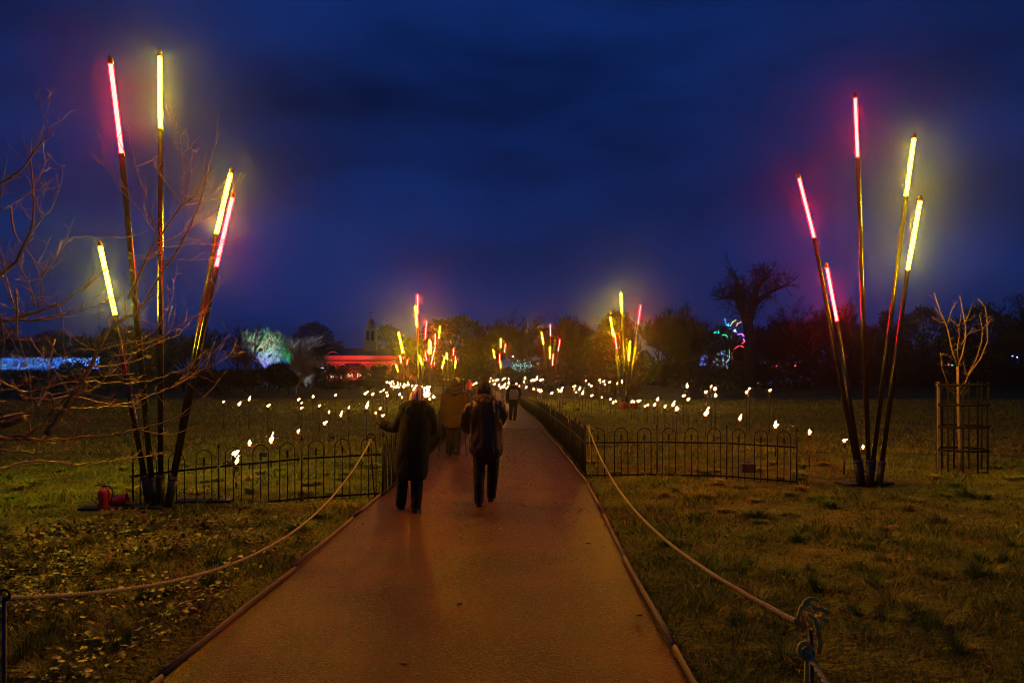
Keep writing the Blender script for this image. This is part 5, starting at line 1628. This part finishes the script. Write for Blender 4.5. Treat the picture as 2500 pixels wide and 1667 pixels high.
person('person in a long black padded coat and striped pompom hat, one arm out', 1008, 9.17, 0, dict(
    mats=dict(coat='black_cloth', legs='denim', hat='striped', pom='pom_pale', hood='black_cloth'), woman=True,
    coat=[(545, 700, 395, .09), (500, 735, 430, .11), (484, 752, 470, .125), (470, 765, 530, .14), (464, 760, 600, .145), (458, 742, 680, .145), (442, 738, 740, .15), (432, 737, 820, .16), (426, 732, 920, .165), (427, 728, 1000, .165), (438, 719, 1050, .16), (452, 706, 1078, .14)],
    sleeves=[[(510, 480, 0, .075), (470, 560, .03, .075), (430, 612, .08, .068), (370, 605, .12, .064), (305, 575, .16, .060)], [(738, 475, 0, .075), (762, 560, .03, .072), (765, 635, .08, .066), (735, 655, .24, .058)]],
    legs=[[(495, 1020, .0, .078), (492, 1130, .02, .070), (485, 1260, .10, .066), (478, 1316, .20, .062)], [(625, 1020, 0, .080), (628, 1130, .02, .074), (622, 1260, -.02, .068), (613, 1352, -.02, .064)]],
    feet=[(-.20, .22, .02, .35, .0), (.01, -.03, 0, -.05, 0)], head=(622, 372, .02), neck=(615, 430, 0), hr=.094,
    hat=[(551, 690, 392, .104), (549, 692, 370, .108), (556, 690, 335, .105), (570, 688, 300, .096), (590, 686, 275, .078), (612, 680, 258, .05), (636, 668, 250, .018)],
    pom=(644, 262, .056), hood=[([(488, 445, .04), (520, 415, -.04), (600, 400, -.10), (680, 405, -.09), (732, 440, .03)], [.045, .055, .06, .055, .045]), (610, 450, -.12, .12, .05, .075), (530, 430, -.02, .07, .08, .05)]))
person('person in a dark waxed jacket and brown pompom hat, nearest on the path', 1186, 9.6, 0, dict(
    mats=dict(coat='waxed', legs='denim', hat='wool_dark', pom='pom_dark', hood='taupe'), fold=(.022, (9, 9, 2.4)),
    coat=[(1180, 1310, 330, .09), (1138, 1362, 370, .12), (1110, 1394, 410, .135), (1100, 1408, 470, .15), (1108, 1402, 560, .155), (1113, 1396, 650, .16), (1108, 1398, 740, .17), (1110, 1404, 800, .175), (1120, 1402, 835, .175), (1132, 1388, 866, .155)],
    sleeves=[[(1128, 425, 0, .078), (1088, 490, .0, .078), (1062, 555, .08, .072), (1075, 610, .2, .062), (1112, 628, .29, .055)], [(1382, 425, 0, .078), (1402, 480, 0, .076), (1398, 540, .08, .070), (1370, 565, .25, .058)]],
    legs=[[(1196, 850, 0, .088), (1194, 980, .0, .078), (1192, 1130, -.04, .068), (1192, 1300, -.04, .062)], [(1318, 850, 0, .088), (1322, 980, .08, .078), (1312, 1120, .2, .068), (1304, 1236, .40, .060)]],
    feet=[(-.01, -.07, .0, .05, 0), (.165, .40, .0, -.10, 0)], head=(1240, 262, .02), neck=(1240, 345, 0), hr=.102,
    hat=[(1180, 1292, 296, .105), (1178, 1295, 270, .110), (1182, 1294, 240, .108), (1192, 1288, 212, .092), (1210, 1275, 192, .062), (1228, 1258, 184, .024)],
    pom=(1240, 166, .048), hood=[([(1160, 340, .05), (1168, 345, -.06), (1235, 368, -.13), (1310, 350, -.07), (1325, 335, .05)], [.035, .045, .05, .045, .035]), (1190, 300, -.02, .035, .08, .10), (1292, 300, -.02, .035, .08, .10), (1240, 345, -.09, .10, .06, .06)]))
thp, Pp, Hp = person('person in a tan jacket walking with a stick in each hand', 1106, 16.2, 0, dict(
    mats=dict(coat='tan', legs='trouser', hat='wool_dark', pom='pom_pale', hood='waxed'), fold=(.014, (6, 6, 3)),
    coat=[(930, 1010, 235, .085), (898, 1042, 262, .11), (872, 1072, 305, .135), (860, 1080, 370, .15), (862, 1083, 450, .155), (868, 1078, 530, .16), (870, 1062, 590, .16), (880, 1050, 612, .145)],
    sleeves=[[(884, 322, 0, .078), (862, 430, -.01, .072), (858, 510, .04, .064), (856, 568, .12, .054)], [(1062, 322, 0, .078), (1082, 430, -.01, .072), (1080, 520, .04, .064), (1073, 582, .12, .054)]],
    legs=[[(930, 600, 0, .090), (926, 720, .0, .080), (921, 850, .03, .070)], [(993, 600, 0, .090), (993, 720, 0, .080), (986, 857, -.05, .070)]],
    feet=[(-.13, .03, 0, .1, 0), (.03, -.06, 0, -.08, 0)], head=(968, 215, .02), neck=(968, 250, 0), hr=.105,
    hat=[(934, 1006, 240, .106), (932, 1008, 222, .110), (934, 1007, 200, .106), (942, 1002, 180, .088), (956, 992, 166, .05), (968, 982, 162, .02)],
    pom=(993, 178, .070), hood=[([(905, 275, .06), (915, 285, -.06), (968, 300, -.13), (1025, 285, -.06), (1035, 275, .06)], [.05, .06, .06, .06, .05])]))
th4, P4, H4 = person('person in dark clothes with a grey backpack, farthest ahead on the path', 1252, 31.4, 0, dict(
    mats=dict(coat='black_cloth', legs='denim', hat='wool_dark', pom='pom_dark', hood='black_cloth'),
    coat=[(1487, 1527, 228, .09), (1468, 1548, 242, .12), (1455, 1562, 262, .14), (1452, 1562, 300, .15), (1457, 1556, 350, .15), (1464, 1548, 398, .14)],
    sleeves=[[(1460, 265, 0, .075), (1450, 315, 0, .068), (1448, 360, .08, .056)], [(1556, 265, 0, .075), (1566, 305, .02, .068), (1560, 332, .18, .056)]],
    legs=[[(1485, 392, 0, .088), (1483, 470, .0, .078), (1479, 538, .08, .066)], [(1526, 392, 0, .088), (1524, 470, 0, .078), (1515, 547, -.06, .066)]],
    feet=[(-.125, .08, 0, .1, 0), (.045, -.07, 0, -.05, 0)], head=(1507, 205, .02), neck=(1507, 235, 0), hr=.104,
    hat=[(1486, 1528, 222, .102), (1485, 1529, 210, .106), (1489, 1526, 195, .10), (1497, 1519, 184, .07), (1504, 1512, 180, .02)], pom=(1508, 176, .055)))
# backpack
c = P4(1510, 308)
Y4 = 31.4
og = parent_loc(th4)
th = thing('backpack', 'grey backpack worn by the farthest walker', 'backpack', og + c + Vector((0, -.16, -.22)))
b = MB()
rr_ = lambda w_, d_, z_: [Vector((w_ * math.copysign(abs(math.cos(a)) ** .55, math.cos(a)), -.10 + d_ * math.copysign(abs(math.sin(a)) ** .7, math.sin(a)), z_)) for a in [2 * math.pi * q / 24 for q in range(24)]]
b.loft([rr_(.15, .08, 0), rr_(.185, .11, .03), rr_(.195, .12, .16), rr_(.185, .11, .32), rr_(.15, .09, .41), rr_(.08, .05, .44)])
b.build('pack_body', M['pack'], th, Vector((0, 0, 0)))
b = MB(); b.loft([[v + Vector((0, -.10, 0)) for v in rr_(.12 * s_, .045 * s_, z_)] for s_, z_ in ((.8, .04), (1, .06), (1, .17), (.8, .19))]); b.build('front_pocket', M['pack'], th, Vector((0, 0, 0)))
for s_ in (-1, 1):
    b = MB(); b.tube([(s_ * .10, -.01, .40), (s_ * .11, .10, .47), (s_ * .13, .26, .44), (s_ * .16, .30, .30)], [(.028, .008)] * 4, 8); b.build('strap', M['pack'], th, Vector((0, 0, 0)))
# walking sticks
og = parent_loc(thp)
for (hp_, hd), foot, lab in ((Hp[0], (825, 893, -.1), 'walking stick in the left hand of the tan jacketed walker'), (Hp[1], (1072, 882, .1), 'walking stick in the right hand of the tan jacketed walker')):
    top = hp_ + hd * .07 + Vector((0, 0, .05))
    ft = Pp(*foot)
    ft.z = .0
    th = thing('walking_stick', lab, 'walking stick', og + ft, 'walking sticks')
    b = MB(); b.tube([(0, 0, .015), top - ft], [.008, .0105], 8); b.build('shaft', M['iron'], th, Vector((0, 0, 0)))
    b = MB(); b.tube([top - ft - (top - ft).normalized() * .02, top - ft + (top - ft).normalized() * .10], .017, 8); b.build('grip', M['rubber'], th, Vector((0, 0, 0)))
    b = MB(); b.lathe([(.030, .0), (.034, .008), (.018, .03), (.013, .07)], 10); b.build('rubber_tip', M['rubber'], th, Vector((0, 0, 0)))

# people far ahead, only a few pixels tall
def far_person(label, px, Y, coat, h):
    g_ = gx(px, Y)
    th = thing('person', label, 'person', g_, 'people far ahead on the path')
    s = h / 1.75
    b = MB()
    b.ball((0, 0, 1.63), (.08, .1, .12), 10, 8)
    b.tube([(0, 0, 1.40), (0, 0, 1.58)], .055, 8)
    b.vloft([(0, 0, z, rx, ry) for z, rx, ry in ((.85, .15, .11), (1.1, .14, .11), (1.3, .18, .11), (1.42, .13, .08))], 12)
    for q in (-1, 1):
        b.tube([(q * .08, 0, .9), (q * .09, .1 * q, .48), (q * .09, .2 * q, .05)], [.08, .055, .04], 8)
        b.tube([(q * .09, .2 * q - .04, .03), (q * .10, .2 * q + .16, .025)], .035, 8)
        b.tube([(q * .18, 0, 1.38), (q * .24, .02, 1.1), (q * .23, .16 * q + .05, .88)], [.05, .042, .034], 8)
        hand(b, (q * .23, .16 * q + .05, .88), (0, .1, -1), (-q, 0, 0), (0, 1, 0), .17)
    me = fuse(b, .018, 2)
    o = put('body', me, M['skin'], th); o.scale = (s, s, s)
    b = MB()
    b.vloft([(0, 0, z, rx, ry) for z, rx, ry in ((.72, .21, .16), (.95, .20, .15), (1.15, .19, .14), (1.36, .21, .14), (1.46, .12, .10))], 14)
    for q in (-1, 1):
        b.tube([(q * .19, 0, 1.38), (q * .25, .02, 1.1), (q * .235, .16 * q + .05, .92)], [.07, .06, .05], 8)
    o = put('coat', fuse(b, .018, 2), M[coat], th); o.scale = (s, s, s)
    b = MB()
    for q in (-1, 1):
        b.tube([(q * .085, 0, .85), (q * .09, .1 * q, .48), (q * .09, .2 * q, .07)], [.10, .075, .06], 8)
    o = put('trousers', fuse(b, .018, 2), M['trouser'], th); o.scale = (s, s, s)
    b = MB(); b.ball((0, 0, 1.67), (.098, .115, .10), 10, 8); b.ball((0, 0, 1.79), .04, 8, 6)
    o = b.build('hat', M['wool_dark'], th, Vector((0, 0, 0))); o.scale = (s, s, s)
far_person('tiny far walker in a red coat between the two pompom hats', 1146, 62, 'redcloth', 1.72)
far_person('tiny far walker in dark clothes left of the red coat', 1131, 70, 'black_cloth', 1.7)
far_person('tiny far walker right behind the tan jacketed walker', 1094, 66, 'waxed', 1.75)
far_person('tiny far walker at the far bend of the path', 1084, 72, 'tan', 1.65)

# ---------------------------------------------------------------- damp night air
b = MB()
b.box((0, 190, 17.0), (432, 245, 19.5))
hz_ = b.build('haze', None, None, (0, 0, 0), smooth=False)
hm = bpy.data.materials.new('damp_air')
hm.use_nodes = True
t = hm.node_tree
hm.cycles.homogeneous_volume = True
hm.cycles.volume_sampling = 'EQUIANGULAR'
t.nodes.clear()
o = t.nodes.new('ShaderNodeOutputMaterial')
pv = t.nodes.new('ShaderNodeVolumePrincipled')
pv.inputs['Color'].default_value = (.96, .97, 1.0, 1)
pv.inputs['Density'].default_value = HAZE
pv.inputs['Anisotropy'].default_value = 0.962
t.links.new(pv.outputs[0], o.inputs['Volume'])
hz_.data.materials.append(hm)
tag(hz_, 'thin damp night haze over the whole field', kind='stuff')
